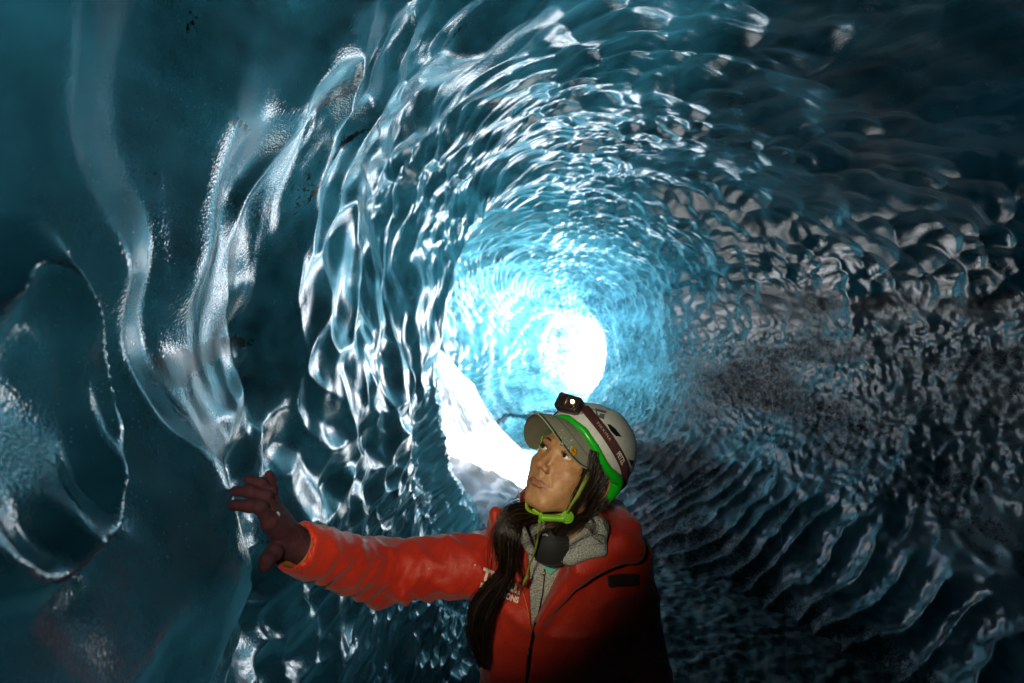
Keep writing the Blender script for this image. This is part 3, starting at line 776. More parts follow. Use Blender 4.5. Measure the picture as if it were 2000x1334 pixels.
mb = [onto(W(a, b, 1.1), .0012, BVM) for a, b in ((1049, 1036), (1053, 1033), (1057, 1036), (1061, 1033), (1066, 1037))]
zv, zf = tube(mb, .0008, 5); part_w('mountain_mark', zv, zf, WHITE, mask)
text_mesh('ONIAL', .011, W(1048.5, 1044, 1.11), np.array([.75, 0, -.1]), np.array([.05, 0, .8]), WHITE, 'mask_print', mask, BVM, .001, .0)

# ---- glove: palm, four separate bent fingers and a thumb reaching down
GD = .0
def PT(x_, y_, d_): return W(430+x_/5.8, 900+y_/5.8, d_+GD)
FI = [  # index, middle, ring, little: knuckle, two bends, tip, radii
    ([PT(560, 690, .945), PT(455, 525, .925), PT(330, 512, .915), PT(150, 500, .91)], [.0132, .0118, .0108, .0096]),
    ([PT(590, 600, .965), PT(512, 400, .95), PT(350, 350, .94), PT(172, 345, .935)], [.0130, .0115, .0105, .0095]),
    ([PT(605, 520, .985), PT(570, 350, .975), PT(450, 250, .965), PT(315, 212, .96)], [.0118, .0102, .0094, .0084]),
    ([PT(600, 480, 1.005), PT(592, 300, 1.005), PT(568, 210, 1.0), PT(552, 150, .995)], [.0108, .0092, .0084, .0076])]
TH_ = ([PT(700, 960, .99), PT(610, 1040, .955), PT(535, 1120, .935), PT(512, 1190, .93)], [.019, .0155, .0128, .0112])
WRp = PT(815, 925, 1.01); WRq = WR_R+(EL_R-WR_R)*.10
def glove_sdf(p, grow=0):
    d = cap(p, WRq, WRp, .031, .029)
    for (pt, rd), pr in zip(FI, (.020, .020, .019, .017)):
        d = smin(d, cap(p, WRp, pt[0], .024, rd[0]*1.25), .012)
    d = smin(d, cap(p, WRp, TH_[0][0], .026, .022), .014)
    fin = np.full(p.shape[:-1], 9.)
    for pt, rd in FI+[TH_]:
        f = np.full(p.shape[:-1], 9.)
        for a in range(3): f = smin(f, cap(p, pt[a], pt[a+1], rd[a], rd[a+1]), .0035)
        for a in (1, 2): f = smin(f, sph(p, pt[a], rd[a]*1.07), .004)
        fin = np.minimum(fin, f)
    d = smin(d, fin, .005)
    d = d-.0007*noise3(p*120)-.0006*np.sin((p@np.array([.6, .5, .3]))*900)*sstep(.05, .02, ln(p-WRp))
    return d-grow
Vg, Fg = grid_eval(glove_sdf, (-.58, .86, CAMZ-.48), (-.36, 1.09, CAMZ-.22), .0022)
GLOVE = simple('maroon_knit', (.036, .005, .012), .85, noise=.35, nscale=60, bump=.5, bscale=700, bdist=.001)
glove = part_w('glove', Vg, Fg, GLOVE, person); glove['label'] = 'lightweight maroon glove with spread fingers on the wall'
zv, zf = uvsphere(PT(650, 610, .955), (.0045, .0045, .006), 16, 10); part_w('ring', zv, zf, simple('grey_stone', (.25, .30, .28), .4, noise=.4), glove)
zv, zf = uvsphere(PT(725, 700, .975), (.005, .005, .008), 16, 10); part_w('ring', zv, zf, simple('grey_stone', (.25, .30, .28), .4, noise=.4), glove)
Vhc, Fhc = grid_eval(lambda p: glove_sdf(p, -.0028), (-.58, .86, CAMZ-.48), (-.36, 1.09, CAMZ-.22), .0035)
allV = np.concatenate([Vh_w, Vb, Vhc]); allF = np.concatenate([Fh, Fb+len(Vh_w), Fhc+len(Vh_w)+len(Vb)])
body = part_w('body', allV, allF, SKIN, person)
up_, lo_ = lips_field(Vh)
lip = sstep(.0012, -.0004, np.minimum(up_, lo_))*(Vh[:, 1] > .08)
flush = np.exp(-(ln((mir(Vh)-np.array([.036, .075, -.012]))/np.array([.02, .03, .016])))**2)*.5+np.exp(-(ln((Vh-np.array([0, .108, -.010]))/np.array([.013, .014, .011])))**2)*.9
xb = np.abs(Vh[:, 0]); zbm = .0455+.004*np.sin(np.clip((xb-.012)/.036, 0, 1)*np.pi*.75)-.004*sstep(.035, .052, xb)
brw = sstep(.0034, .0016, np.abs(Vh[:, 2]-zbm)*(1+.8*sstep(.03, .052, xb)))*sstep(.011, .015, xb)*sstep(.054, .050, xb)*(Vh[:, 1] > .05)*.92
for nm, a_ in (('lip', lip), ('flush', flush), ('brow', brw)):
    at = body.data.attributes.new(nm, 'FLOAT', 'POINT')
    at.data.foreach_set('value', np.concatenate([a_, np.zeros(len(allV)-len(a_))]).astype(np.float32))
# other hand, hanging inside the left sleeve
def hand_l(p):
    wq = WR_L+np.array([0, -.005, -.03]); d = cap(p, WR_L, wq, .027, .024)
    for k_ in range(4):
        a = wq+np.array([.004, -.028+.019*k_, -.06]); b = a+np.array([-.012, 0, -.035]); c_ = b+np.array([-.018, 0, -.028-.004*(k_ in (1, 2))])
        d = smin(d, cap(p, wq, a, .016, .012), .012); d = smin(d, smin(cap(p, a, b, .0105, .0095), cap(p, b, c_, .0095, .008), .003), .003)
    t0 = wq+np.array([-.004, -.025, -.01]); t1 = t0+np.array([-.012, -.022, -.035]); t2 = t1+np.array([-.01, -.006, -.03])
    return smin(d, smin(cap(p, t0, t1, .014, .011), cap(p, t1, t2, .011, .009), .004), .008)
lo_c = WR_L+np.array([-.09, -.09, -.20]); hi_c = WR_L+np.array([.06, .08, .03])
Vg, Fg = grid_eval(hand_l, tuple(lo_c), tuple(hi_c), .004); part_w('glove', Vg, Fg, GLOVE, person)
# trousers and boots (below the picture, so that she stands on the gravel)
def legs(p):
    d = np.full(p.shape[:-1], 9.)
    for sx in (-1, 1):
        xh = .11+sx*.085; xf = .11+sx*.12
        d = smin(d, smin(cap(p, (xh, 1.33, .80), (xf-.005*sx, 1.30, .47), .098, .078), cap(p, (xf-.005*sx, 1.30, .47), (xf, 1.34, .12), .076, .062), .03), .03)
    return d-.006*noise3(p*np.array([12, 12, 20]))
Vg, Fg = grid_eval(legs, (-.15, 1.15, .06), (.36, 1.5, .92), .012); part_w('trousers', Vg, Fg, BLACK, person)
def boots(p):
    d = np.full(p.shape[:-1], 9.)
    for sx in (-1, 1):
        xf = .11+sx*.12
        d = np.minimum(d, smin(cap(p, (xf, 1.35, .18), (xf, 1.35, .06), .060, .050), cap(p, (xf, 1.36, .045), (xf+sx*.02-.02, 1.17, .035), .045, .038), .03))
    return np.maximum(d, -p[..., 2]+.0)
Vg, Fg = grid_eval(boots, (-.12, 1.1, -.02), (.34, 1.45, .26), .008); part_w('boots', Vg, Fg, BLACKP, person)
# ---- hair
def make_hair():
    m, bs, n = new_mat('dark_brown_hair'); a = n.add('ShaderNodeObjectInfo'); n.link(ramp(n, attr(n, 'tone').outputs['Fac'], [(0, (.004, .003, .0025)), (.6, (.010, .007, .005)), (.92, (.045, .028, .018)), (1, (.12, .075, .045))]), bs.inputs['Base Color'])
    bs.inputs['Roughness'].default_value = .30; bs.inputs['Specular IOR Level'].default_value = .6
    return m
HAIR = make_hair()
rh = np.random.RandomState(4)
def strands(ctrl, rads, n, r0=.0007, seg=26, wob=.003, flat=(1, 1), spread_end=1.0):
    ctrl = np.asarray(ctrl, float); G_ = spline(ctrl, seg); t_ = np.linspace(0, len(ctrl)-1, seg); rr_ = np.interp(t_, np.arange(len(ctrl)), rads)
    tg = np.gradient(G_, axis=0); tg /= ln(tg)[:, None]; up = np.array([0, 1., 0]); a = np.cross(tg, up); a /= ln(a)[:, None]+1e-9; b = np.cross(a, tg)
    out = []
    for s_ in range(n):
        an = rh.rand()*2*np.pi; ra = np.sqrt(rh.rand())*(1+.45*rh.rand()**5); tw = rh.normal()*.5
        ang = an+tw*np.linspace(0, 1, seg); ph = rh.rand(3)*20
        wv = wob*(np.sin(np.linspace(0, 6+9*rh.rand(), seg)+ph[0])[:, None]*a+np.sin(np.linspace(0, 6, seg)+ph[1])[:, None]*b)*rh.rand()
        L0 = rh.rand()*.08; L1 = 1-rh.rand()**2*.22
        p_ = G_+(ra*rr_)[:, None]*(np.cos(ang)[:, None]*a*flat[0]+np.sin(ang)[:, None]*b*flat[1])+wv
        k0 = int(L0*seg); k1 = max(k0+4, int(L1*seg)); p_ = p_[k0:k1]
        out.append(tube(p_, np.linspace(1, .45, len(p_))*r0*(.7+.6*rh.rand()), 3, False))
    return out
def tones(parts):
    return np.concatenate([np.full(len(v), .15 if len(v) > 300 else rh.rand()) for v, f in parts])
def core(ctrl, rads, k=.85, flat=1.0):
    G_ = spline(ctrl, 30); rr_ = np.interp(np.linspace(0, len(ctrl)-1, 30), np.arange(len(ctrl)), rads)*k
    return tube(G_, rr_, 14, True, flat, up=(0, 1, 0))
hp = []
hh = lambda *a: H2W(a)
# side hair: from under the helmet over the ear, back to the nape
for x0, y0, z0, x1, y1, z1, x2, y2, w_ in ((-.074, .054, .064, -.067, .034, -.010, -.056, .022, 1), (-.077, .038, .052, -.070, .020, -.015, -.057, .004, 1), (-.079, .020, .046, -.073, .004, -.016, -.054, -.014, 1),
                              (-.079, .002, .040, -.076, -.010, -.020, -.050, -.030, .8), (-.074, -.060, .020, -.066, -.055, -.03, -.045, -.05, .8)):
    c_ = [hh(x0, y0, z0), hh((x0+x1)/2-.004, (y0+y1)/2, (z0+z1)/2), hh(x1, y1, z1), hh(x2, y2, -.062), hh(x2*.72, y2*.6-.012, -.098), hh(-.02, -.005, -.128)]
    hp += [core(c_, [.006*w_, .009*w_, .010*w_, .011*w_, .011, .010], .8, 1.0)]+strands(c_, [.009*w_, .012*w_, .013*w_, .014*w_, .014, .012], 230, .00042, 20, .006)
# right side and back, under the helmet
for x0, y0 in ((.074, -.045), (.055, -.085), (.02, -.105), (-.03, -.10)):
    c_ = [hh(x0, y0, .05), hh(x0*1.03, y0-.004, .0), hh(x0*.85, y0*.8-.01, -.05), hh(x0*.6, y0*.5-.02, -.10)]
    hp += [core(c_, [.014, .017, .017, .014])]+strands(c_, [.016, .02, .02, .016], 30, .0007, 14)
# gathered across the neck to the front of her right shoulder, tied, and hanging as a tail
TAIL = [W(1110, 1012, 1.20), W(1060, 1004, 1.19), W(1022, 1004, 1.165), W(999, 1018, 1.135), W(990, 1046, 1.118), W(990, 1082, 1.115), W(988, 1118, 1.125), W(964, 1150, 1.13), W(940, 1190, 1.135), W(934, 1236, 1.14), W(938, 1276, 1.14), W(948, 1306, 1.135)]
TR = [.010, .014, .020, .024, .021, .016, .010, .016, .023, .021, .013, .004]
hp += [core(TAIL, TR, .86, .8)]+strands(TAIL[1:], [x_*1.05 for x_ in TR[1:]], 1500, .00050, 48, .010, (1, .85))
# loose flyaway strands
loose = [([W(1178, 975, 1.12), W(1183, 1000, 1.125), W(1190, 1030, 1.13), W(1197, 1052, 1.13)], 9), ([W(1165, 985, 1.12), W(1172, 1010, 1.12), W(1186, 1045, 1.13)], 8),
         ([W(1150, 1010, 1.10), W(1100, 1012, 1.085), W(1060, 1035, 1.085), W(1010, 1072, 1.10)], 16), ([W(1120, 1008, 1.09), W(1070, 1020, 1.08), W(1035, 1050, 1.09), W(1000, 1085, 1.10)], 10),
         ([W(1028, 962, 1.10), W(1012, 968, 1.10), W(1002, 980, 1.11), W(990, 1000, 1.12)], 6), ([W(992, 1010, 1.11), W(966, 1040, 1.11), W(958, 1080, 1.12), W(955, 1130, 1.14)], 26),
         ([W(1000, 1060, 1.11), W(1012, 1100, 1.12), W(1016, 1140, 1.14), W(1008, 1165, 1.145)], 22), ([W(986, 1110, 1.12), W(1000, 1135, 1.13), W(1004, 1170, 1.14)], 14),
         ([W(1125, 1018, 1.12), W(1108, 1030, 1.11), W(1092, 1044, 1.10), W(1085, 1036, 1.10)], 5), ([W(1140, 1020, 1.12), W(1165, 1040, 1.11), W(1182, 1062, 1.12)], 12),
         ([W(1150, 1005, 1.12), W(1160, 1030, 1.115), W(1120, 1060, 1.12), W(1085, 1070, 1.13)], 8)]
for c_, n_ in loose: hp += strands(c_, [.003]+[.010]*(len(c_)-1), n_, .00050, 22, .006)
hv, hf = join(hp); hair = part_w('hair', hv, hf, HAIR, person); at = hair.data.attributes.new('tone', 'FLOAT', 'POINT'); at.data.foreach_set('value', tones(hp).astype(np.float32)); hair['label'] = 'long dark brown hair gathered into a tail over the shoulder'
zv, zf = tube([W(986, 1108, 1.12), W(986, 1124, 1.12)], .0150, 16, True); part_w('hair_tie', zv, zf, BLACK, hair)
# lashes
for sx in (-1, 1):
    lv = []
    for q_ in np.linspace(-1, 1, 15):
        a = np.array([sx*(.0315+.0142*q_), .0835-.004*q_*q_-(.004 if q_ > 0 else 0)*q_, .0274+.0047*(1-q_*q_)])
        c0 = np.array([sx*.0315, .0695, .027]); dr = a-c0; dr /= ln(dr); a = c0+dr*.0150
        lv.append(tube([a, a+dr*.0032+np.array([0, 0, .0018]), a+dr*.0048+np.array([sx*.0010*q_, 0, .0042])], [.0005, .0004, .0002], 4, False))
    pl = []
    for q_ in np.linspace(-1.02, 1.02, 20):
        a = np.array([sx*(.0315+.0148*q_), .0835, .0273+.0048*(1-min(1, q_*q_))]); c0 = np.array([sx*.0315, .0695, .027]); dr = a-c0; dr /= ln(dr); pl.append(c0+dr*.01505)
    lv.append(tube(pl, .00085, 5, False))
    zv, zf = join(lv); hsub('eyelashes', zv, zf, HAIR, person)
c_ = np.array([-.0170, .0975, -.0178]); an = np.linspace(0, 2*np.pi, 24)
zv, zf = tube(c_+np.stack([np.cos(an)*.0012, np.cos(an)*.0036, np.sin(an)*.0036], -1), .0006, 6, False); hsub('nose_ring', zv, zf, METAL, person)

# ---- baseball cap under the helmet
KHAKI = simple('khaki_cotton', (.21, .22, .165), .85, noise=.12, nscale=120, bump=.4, bscale=900, bdist=.0006)
def brim(s_, r_, up_=0.0):
    a = s_*R(66); x_ = .086*np.sin(a); y_ = -.025+.108*np.cos(a); z_ = .100-.048*s_*s_
    l_ = .097*(1-s_*s_)**.55*r_
    return np.stack([x_, y_+l_, z_-.20*l_-np.where(s_ < 0, .056, .07)*np.abs(s_)**1.5*r_*(1-s_*s_)**.3+.004*np.sin(r_*3)+up_], -1)
S_, R_ = np.meshgrid(np.linspace(-.999, .999, 61), np.linspace(-.12, 1, 16), indexing='ij')
bt = brim(S_, np.maximum(R_, -.1)); nrm = np.array([0, -.2, 1.])
bb_ = bt-np.array([0, 0, .0032]); k = 16; nb = 61*16
i, j = np.meshgrid(np.arange(60), np.arange(15), indexing='ij'); qf = np.stack([i*k+j, (i+1)*k+j, (i+1)*k+j+1, i*k+j+1], -1).reshape(-1, 4)
bd = [i_*k+15 for i_ in range(61)]; side = [(bd[a+1], bd[a], bd[a]+nb, bd[a+1]+nb) for a in range(60)]
BRV = bt.reshape(-1, 3); BRF = [tuple(int(x_) for x_ in f) for f in qf]
brimV = np.concatenate([BRV, bb_.reshape(-1, 3)])
brimF = BRF+[tuple(int(x_)+nb for x_ in f[::-1]) for f in qf]+side
# crown of the cap: a band and dome showing below the helmet rim
A_, E_ = np.meshgrid(np.linspace(0, 2*np.pi, 72, endpoint=False), np.linspace(0, 1, 10), indexing='ij')
zc_ = np.where(np.cos(A_) > 0, .100-.048*(np.minimum(np.abs(np.arctan2(np.sin(A_), np.cos(A_)))/R(66), 1.2))**2, .034)
cv = np.stack([.0845*np.sin(A_)*(1-.3*E_**2), -.025+.1065*np.cos(A_)*(1-.3*E_**2), zc_+E_*(.15-zc_)], -1)
k = 10; i, j = np.meshgrid(np.arange(72), np.arange(9), indexing='ij'); cf = np.stack([i*k+j, ((i+1) % 72)*k+j, ((i+1) % 72)*k+j+1, i*k+j+1], -1).reshape(-1, 4)
cap_o = hsub('cap', cv.reshape(-1, 3), cf, KHAKI, person); cap_o['label'] = 'khaki baseball cap worn under the helmet'
hsub('cap_brim', brimV, brimF, KHAKI, cap_o)
BVB = BVHTree.FromPolygons([tuple(v) for v in H2W(BRV)], BRF)
BV2 = BVB
def conform(pts, off, bvh): return [onto(W(a, b, 1.1), off, bvh) for a, b in pts]
an = np.linspace(0, 2*np.pi, 20, endpoint=False)
stk = patch('sticker', [(1121+6.6*math.cos(a)+1.2*math.sin(a), 882+9.0*math.sin(a)) for a in an[::2]], simple('orange_sticker', (.62, .30, .015), .5, noise=.08), cap_o, .0014, .001, BVB, 5, 1.1)
zv, zf = join([tube(conform([(1121+5.3*math.cos(a), 882+7.4*math.sin(a)) for a in np.linspace(0, 2*np.pi, 24)], .0022, BVB), .0004, 4, False),
               tube(conform([(1118, 887), (1120, 876), (1124, 887)], .0022, BVB), .0005, 4, False), tube(conform([(1117, 879), (1125, 884)], .0022, BVB), .0005, 4, False)])
part_w('sticker_mark', zv, zf, BLACKP, cap_o)
# stitching line and water drops on the brim
sl_ = [H2W(brim(np.array(s_), np.array(.55), .0004)) for s_ in np.linspace(-.93, .5, 40)]
zv, zf = tube(sl_, .0005, 4, False); part_w('brim_seam', zv, zf, simple('dark_thread', (.03, .03, .02), .8), cap_o)
DROP = simple('water_drop', (.75, .78, .78), .05)
def drops(pts, bvh, parent, name='water_drops', off=.0002, sc=1.0):
    out = []
    for a, b in pts:
        q_ = onto(W(a, b, 1.1), off, bvh)
        if ln(q_-W(a, b, 1.1)) < 1e-6: continue
        r_ = (.0004+.0007*rh.rand()**2)*sc; out.append(uvsphere(q_, (r_, r_, r_), 8, 6))
    zv, zf = join(out); o = part_w(name, zv, zf, DROP, parent); o['kind'] = 'stuff'; return o
drops([(1095+rh.normal()*14, 858+rh.normal()*12) for _ in range(60)], BVB, cap_o)

# ---- helmet
HC = np.array([0, -.035, .075]); HRD = np.array([.100, .124, .100])
RA = np.radians([0, 27, 49, 60, 71, 82, 92, 105, 120, 140, 180]); RZ = np.array([.107, .096, .070, .054, .043, .038, .034, .000, -.018, -.026, -.028])
def hpoint(a, z_, off=0.0):
    # a point of the shell at azimuth a (0 = front) and height z_
    s_ = (z_-HC[2])/(HRD[2]+off); c_ = np.sqrt(np.clip(1-s_*s_, 0, 1)); c_ = np.where(s_ < 0, .55*c_+.45, c_)
    return np.stack([HC[0]+(HRD[0]+off)*c_*np.sin(a), HC[1]+(HRD[1]+off)*c_*np.cos(a), z_], -1)
def rimz(a): a = np.abs(np.arctan2(np.sin(a), np.cos(a))); return np.interp(a, RA, RZ)
A_, E_ = np.meshgrid(np.linspace(-np.pi, np.pi, 241)[:-1], np.linspace(0, 1, 60), indexing='ij')
zr = rimz(A_); el = np.arcsin(np.clip((zr-HC[2])/HRD[2], -1, 1)); el = el+(np.pi/2-el)*E_
zz = HC[2]+HRD[2]*np.sin(el); hv_ = hpoint(A_, zz)
# moulded ridges and a step line across the shell
def HN(p): n_ = (p-HC)/HRD**2; return n_/ln(n_)[..., None]
ad = np.abs(A_); sh = .0022*sstep(.035, .075, np.abs(zz-(.118-.035*np.clip(ad-.6, 0, 2))))*sstep(np.pi/2, 1.2, el)
hv_ = hv_+HN(hv_)*(sh+.0025*np.exp(-((np.abs(hv_[..., 0])-.038)/.007)**2)*sstep(.10, .14, hv_[..., 2]))[..., None]
k = 60; i, j = np.meshgrid(np.arange(240), np.arange(59), indexing='ij'); sf_ = np.stack([i*k+j, ((i+1) % 240)*k+j, ((i+1) % 240)*k+j+1, i*k+j+1], -1).reshape(-1, 4)
def make_shell():
    m, bs, n = new_mat('white_helmet_shell'); geo = n.add('ShaderNodeNewGeometry'); pos = geo.outputs['Position']
    a = noise_node(n, pos, 30, 5, .7); sc_ = ramp(n, noise_node(n, pos, 220, 3, .6), [(.66, g(0)), (.72, g(1))])
    c = ramp(n, a, [(.3, (.48, .50, .47)), (.7, (.62, .64, .61))]); c = mixc(n, mathn(n, 'MULTIPLY', sc_, .5), c, (.08, .08, .07))
    n.link(c, bs.inputs['Base Color']); n.link(ramp(n, a, [(.3, g(.28)), (.7, g(.5))]), bs.inputs['Roughness'])
    return m
helmet = empty('helmet', tuple(H2W(HC))); tag(helmet, 'scuffed white climbing helmet with bright green rim on her head', 'helmet')
hv3 = hv_.reshape(-1, 3); inner = HC+(hv3-HC)*.955; nh = len(hv3); bd = np.arange(240)*60
rimf = [(int(bd[(a+1) % 240]), int(bd[a]), int(bd[a])+nh, int(bd[(a+1) % 240])+nh) for a in range(240)]
shell = hsub('shell', np.concatenate([hv3, inner]), [tuple(int(x_) for x_ in f) for f in sf_]+[tuple(int(x_)+nh for x_ in f[::-1]) for f in sf_]+rimf, make_shell(), helmet)
HV_W = H2W(hv3); BVHH = BVHTree.FromPolygons([tuple(v) for v in HV_W], [tuple(int(x_) for x_ in f) for f in sf_])
GREEN = simple('green_trim', (.006, .38, .012), .3, noise=.1, nscale=40, bump=.1, bscale=80)
aa = np.linspace(-np.pi, np.pi, 181); rp = hpoint(aa, rimz(aa)-.003, .0005)
tr_r = .0085+.0055*np.exp(-((np.abs(aa)-1.75)/.45)**2)
zv, zf = tube(H2W(rp), tr_r, 12, False, 1.0); trim = part_w('green_trim', zv, zf, GREEN, helmet)
def hstrip(name, ctrl, width, mat, parent, off=.002, th_=.0015, n=60):
    # a webbing strip lying on the shell: ctrl in (azimuth deg, height)
    C_ = spline([(c_[0], c_[1]*1000, 0) for c_ in ctrl], n); a = np.radians(C_[:, 0]); z_ = C_[:, 1]/1000
    mid_ = hpoint(a, z_, off); tg = np.gradient(mid_, axis=0); tg /= ln(tg)[:, None]; nn_ = HN(mid_); sd = np.cross(tg, nn_); sd /= ln(sd)[:, None]
    w_ = width/2; prof = [(-w_, 0), (-w_, th_), (-w_*.5, th_*1.15), (0, th_*1.2), (w_*.5, th_*1.15), (w_, th_), (w_, 0), (0, -.001)]
    V_ = np.stack([mid_+sd*u+nn_*v for u, v in prof], 1); m_ = len(prof)
    i, j = np.meshgrid(np.arange(n-1), np.arange(m_), indexing='ij'); F_ = np.stack([i*m_+j, i*m_+(j+1) % m_, (i+1)*m_+(j+1) % m_, (i+1)*m_+j], -1).reshape(-1, 4)
    return hsub(name, V_.reshape(-1, 3), F_, mat, parent), mid_, sd, nn_, tg
patch('vent', [(1186, 828), (1192, 829), (1203, 838), (1214, 853), (1203, 852), (1192, 841)], BLACKP, helmet, .0012, .001, BVHH, 5, 1.1, True)
patch('vent', [(1227, 896), (1233, 899), (1239, 898), (1237, 906), (1234, 912), (1231, 905)], BLACKP, helmet, .0012, .001, BVHH, 5, 1.1, True)
DG = simple('grey_print', (.10, .11, .11), .5)
lg = []
for quad in ([(1162, 797), (1185, 803), (1184, 808), (1166, 803)], [(1162, 797), (1166, 803), (1170, 816), (1165, 814)], [(1165, 814), (1170, 810), (1180, 814), (1180, 819)], [(1171, 807), (1181, 809), (1180, 816), (1172, 812)]):
    V_ = np.array([[onto(W(*(np.array(quad[0])*(1-u)*(1-v)+np.array(quad[1])*u*(1-v)+np.array(quad[2])*u*v+np.array(quad[3])*(1-u)*v), 1.1), .0012, BVHH) for v in np.linspace(0, 1, 4)] for u in np.linspace(0, 1, 6)]).reshape(-1, 3)
    lg.append((V_, [(a*4+b, a*4+b+1, (a+1)*4+b+1, (a+1)*4+b) for a in range(5) for b in range(3)]))
zv, zf = join(lg); part_w('helmet_logo', zv, zf, DG, helmet)
drops([(1190+rh.normal()*30, 850+rh.normal()*36) for _ in range(110)], BVHH, helmet, sc=.8)
# chin straps and buckle
def ribbon(pts, w_, th_, side):
    P_ = spline(pts, 40); tg = np.gradient(P_, axis=0); tg /= ln(tg)[:, None]; sd = np.asarray(side, float); sd = sd-(tg@sd)[:, None]*tg; sd /= ln(sd)[:, None]; nn_ = np.cross(tg, sd)
    prof = [(-w_/2, -th_/2), (w_/2, -th_/2), (w_/2, th_/2), (-w_/2, th_/2)]; V_ = np.stack([P_+sd*u+nn_*v for u, v in prof], 1)
    i, j = np.meshgrid(np.arange(39), np.arange(4), indexing='ij'); return V_.reshape(-1, 3), np.stack([i*4+j, i*4+(j+1) % 4, (i+1)*4+(j+1) % 4, (i+1)*4+j], -1).reshape(-1, 4)
OLIVE = simple('olive_webbing', (.16, .22, .02), .7, noise=.2, nscale=300)
zv, zf = ribbon([W(1166, 868, 1.078), W(1161, 895, 1.072), W(1147, 930, 1.066), W(1130, 965, 1.062), W(1117, 986, 1.062), W(1108, 1003, 1.066)], .0085, .0016, (.75, .1, .6))
part_w('chin_strap', zv, zf, OLIVE, helmet)
zv, zf = ribbon([H2W((.074, .052, .068)), H2W((.071, .046, .03)), H2W((.066, .042, -.01)), H2W((.056, .040, -.06)), H2W((.035, .045, -.105)), W(1056, 1005, 1.09)], .0095, .0016, (.4, .75, .3))
part_w('chin_strap', zv, zf, LIME, helmet)
zv, zf = ribbon([W(1108, 1002, 1.085), W(1085, 1008, 1.078), W(1062, 1008, 1.08), W(1040, 995, 1.09)], .006, .0015, (0, .2, 1)); part_w('chin_strap', zv, zf, LIME, helmet)
def buck(p):
    ce = W(1108, 1010, 1.070); q_ = p-ce; rr2 = np.sqrt(q_[..., 0]**2+q_[..., 2]**2)
    ring = np.sqrt((rr2-.0115)**2+q_[..., 1]**2)-.0026
    d = smin(ring, np.maximum(rr2-.0078, np.abs(q_[..., 1]+.002)-.003)-.0008, .002)
    bar = cap(p, W(1098, 1013, 1.070), W(1060, 1011, 1.072), .0070, .0075); bar = smax(bar, -cap(p, W(1074, 1004, 1.066), W(1078, 1004, 1.066), .0035), .002); bar = smax(bar, -cap(p, W(1086, 1020, 1.066), W(1084, 1020, 1.066), .0035), .002)
    bar = smin(bar, cap(p, W(1056, 1003, 1.074), W(1054, 1019, 1.074), .0036), .003)
    return smin(d, bar, .003)
cb = W(1085, 1010, 1.07); Vg, Fg = grid_eval(buck, tuple(cb-np.array([.045, .02, .025])), tuple(cb+np.array([.05, .02, .025])), .0011); part_w('buckle', Vg, Fg, LIMEP, helmet)
zv, zf = tube(spline([W(1056, 1018, 1.074), W(1052, 1040, 1.085), W(1045, 1075, 1.10), W(1034, 1105, 1.115), W(1028, 1130, 1.125)], 30), .0028, 8, True, .5); part_w('cord', zv, zf, OLIVE, helmet)
zv, zf = tube([W(1030, 1124, 1.12), W(1026, 1133, 1.122), W(1023, 1143, 1.124)], [.0045, .0065, .0055], 10, True, .6); part_w('cord_end', zv, zf, OLIVE, helmet)

# ---- headlamp strapped round the helmet
lamp = empty('headlamp', tuple(H2W((0.010, .070, .138)))); tag(lamp, 'lit black headlamp on a maroon elastic band round the white helmet', 'headlamp')
def make_band():
    m, bs, n = new_mat('maroon_elastic'); geo = n.add('ShaderNodeNewGeometry')
    n.link(ramp(n, noise_node(n, geo.outputs['Position'], 500, 2, .6), [(.35, (.055, .012, .018)), (.65, (.13, .035, .040))]), bs.inputs['Base Color']); bs.inputs['Roughness'].default_value = .75
    wv = n.add('ShaderNodeTexWave'); wv.inputs['Scale'].default_value = 320; n.link(geo.outputs['Position'], wv.inputs['Vector'])
    b = n.add('ShaderNodeBump'); b.inputs['Distance'].default_value = .0008; n.link(wv.outputs['Fac'], b.inputs['Height']); n.link(b.outputs[0], bs.inputs['Normal'])
    return m
BAND = make_band()
bctl = [(-3, .145), (-22, .133), (-46, .112), (-70, .085), (-92, .060), (-112, .032), (-140, .012), (-180, .004), (-220, .012), (-248, .032), (-268, .060), (-290, .085), (-314, .112), (-338, .133), (-357, .145)]
band, mid_, sd_, nn_, tg_ = hstrip('band', bctl, .0235, BAND, lamp, .0012, .0016, 140)
def band_text(txt, size, frac0, mat, name, squeeze=1.0, boldv=0.0):
    cu = D.curves.new('t', 'FONT'); cu.body = txt; cu.size = 1; cu.offset = boldv; cu.resolution_u = 3; cu.space_character = 1.25 if boldv == 0 else 1.0
    to = D.objects.new('t', cu); COL.objects.link(to); bpy.context.view_layer.update()
    me = D.meshes.new_from_object(to.evaluated_get(bpy.context.evaluated_depsgraph_get())); bm = bmesh.new(); bm.from_mesh(me); bmesh.ops.triangulate(bm, faces=bm.faces)
    pts = np.array([v.co[:2] for v in bm.verts]); F_ = [[v.index for v in f.verts] for f in bm.faces]; bm.free(); D.objects.remove(to); D.curves.remove(cu); D.meshes.remove(me)
    sarc = np.concatenate([[0], np.cumsum(ln(np.diff(mid_, axis=0)))]); s0 = frac0
    V_ = []
    for x_, y_ in pts:
        s_ = s0+x_*size*squeeze; k_ = min(max(np.searchsorted(sarc, s_)-1, 0), len(mid_)-2); f = (s_-sarc[k_])/(sarc[k_+1]-sarc[k_])
        L = lambda A: A[k_]*(1-f)+A[k_+1]*f
        V_.append(L(mid_)+L(sd_)*SGN*((y_-.36)*size)+L(nn_)*.0028)
    return hsub(name, np.array(V_), F_, mat, lamp, False)
SGN = 1.0 if (sd_[5]@np.array([0, 0, 1.])) > 0 else -1.0
PALE = simple('pale_print', (.55, .42, .40), .6)
band_text('TIKKINA', .0088, .056, PALE, 'band_print', 1.15)
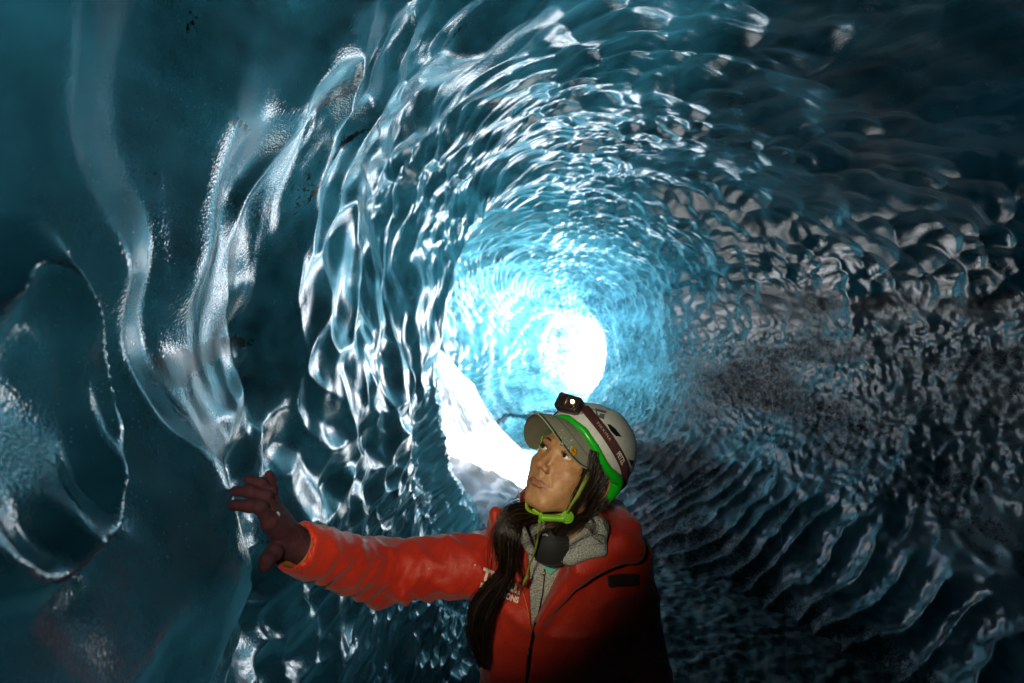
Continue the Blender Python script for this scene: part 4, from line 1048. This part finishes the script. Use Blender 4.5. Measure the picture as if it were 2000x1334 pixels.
band_text('PETZL', .0165, .134, simple('white_logo', (.7, .68, .64), .5), 'band_print', .72, .03)
# lamp body: rounded box tilted with the shell
lc = H2W(np.array([.014, .082, .136])); lf = HR@np.array([-.22, .93, .18]); lf /= ln(lf); lr = np.cross(lf, np.array([.30, .1, .95])); lr /= ln(lr); lu = np.cross(lr, lf)
LM = np.stack([lr, lf, lu], 1)
def rbox(p, c, hs, r_):
    q_ = np.abs((p-c)@LM)-(np.array(hs)-r_); return ln(np.maximum(q_, 0))+np.minimum(q_.max(-1), 0)-r_
def Lp(a, b, c_): return lc+LM@np.array([a, b, c_])
def lampb(p):
    d = rbox(p, lc, (.0290, .0145, .0195), .008)
    d = smin(d, rbox(p, Lp(0, -.012, -.002), (.024, .010, .016), .005), .006)
    d = smax(d, -rbox(p, Lp(-.004, .0150, .001), (.0205, .004, .0135), .003), .0015)
    return d
Vg, Fg = grid_eval(lampb, tuple(lc-.045), tuple(lc+.045), .0013)
lb = part_w('lamp_body', Vg, Fg, simple('dark_casing', (.022, .016, .018), .32, noise=.3, nscale=90), lamp)
Vg, Fg = grid_eval(lambda p: smin(rbox(p, Lp(.010, .0118, .001), (.0085, .0035, .0115), .003), rbox(p, Lp(-.014, .0118, .001), (.0085, .0030, .0115), .003), .0008), tuple(lc-.04), tuple(lc+.04), .0011)
part_w('reflector', Vg, Fg, simple('chrome_reflector', (.20, .13, .10), .32, 1, noise=.3, nscale=300), lamp)
m_, bs_, n_ = new_mat('lit_led'); bs_.inputs['Base Color'].default_value = (1, .8, .5, 1); bs_.inputs['Emission Color'].default_value = (1, .66, .38, 1); bs_.inputs['Emission Strength'].default_value = 3
zv, zf = uvsphere(Lp(-.012, .0158, .002), (.0040, .0040, .0040), 20, 12); part_w('led', zv, zf, m_, lamp)
# ---- small things of the cave
def add_attr(o, **kw):
    n_ = len(o.data.vertices)
    for k_, v_ in kw.items():
        a = o.data.attributes.new(k_, 'FLOAT', 'POINT'); a.data.foreach_set('value', np.full(n_, v_, dtype=np.float32))
WATER = simple('falling_water', (.30, .40, .45), .05)
dp = [W(1507, 760, 2.1), W(1520, 960, 2.12), W(1532, 1150, 2.13), W(1538, 1334, 2.14), np.array([W(1541, 1400, 2.14)[0], 2.14, .02])]
dz = spline(dp, 90); zv, zf = tube(dz, .0006+.0006*np.clip(noise3(dz*7), 0, 1)+.0011*np.exp(-((np.arange(90)-62)/4.)**2), 6)
dr_o = mesh_obj('water_drip', zv, zf, WATER); tag(dr_o, 'fine thread of meltwater falling in front of the right wall', 'dripping water')

# bank of snow added beyond the corner of the left wall, sloped to catch the sun
bx, by = np.meshgrid(np.linspace(-1.9, .7, 240), np.linspace(4.2, 8.0, 320), indexing='ij')
q_ = np.stack([bx, by, bx*0], -1)
sb, _, _i = scallops(bx/.17+noise3(q_*2)*.7, by/.13+noise3(q_*2+9)*.7)
bz = 1.55*np.exp(-((bx+1.25+.2*noise3(q_*1.3+4))/.75)**2)*sstep(4.5, 6.8, by)-.10+.30*sstep(4.2, 5.2, by)*sstep(.6, -.2, bx)+.06*noise3(q_*3)-.05*np.sqrt(np.clip(sb, 0, 1))
i, j = np.meshgrid(np.arange(239), np.arange(319), indexing='ij'); k = 320
sbm = mesh_obj('snow_bank', np.stack([bx, by, bz], -1).reshape(-1, 3), np.stack([i*k+j, (i+1)*k+j, (i+1)*k+j+1, i*k+j+1], -1).reshape(-1, 4), SNOW)
tag(sbm, kind='structure')
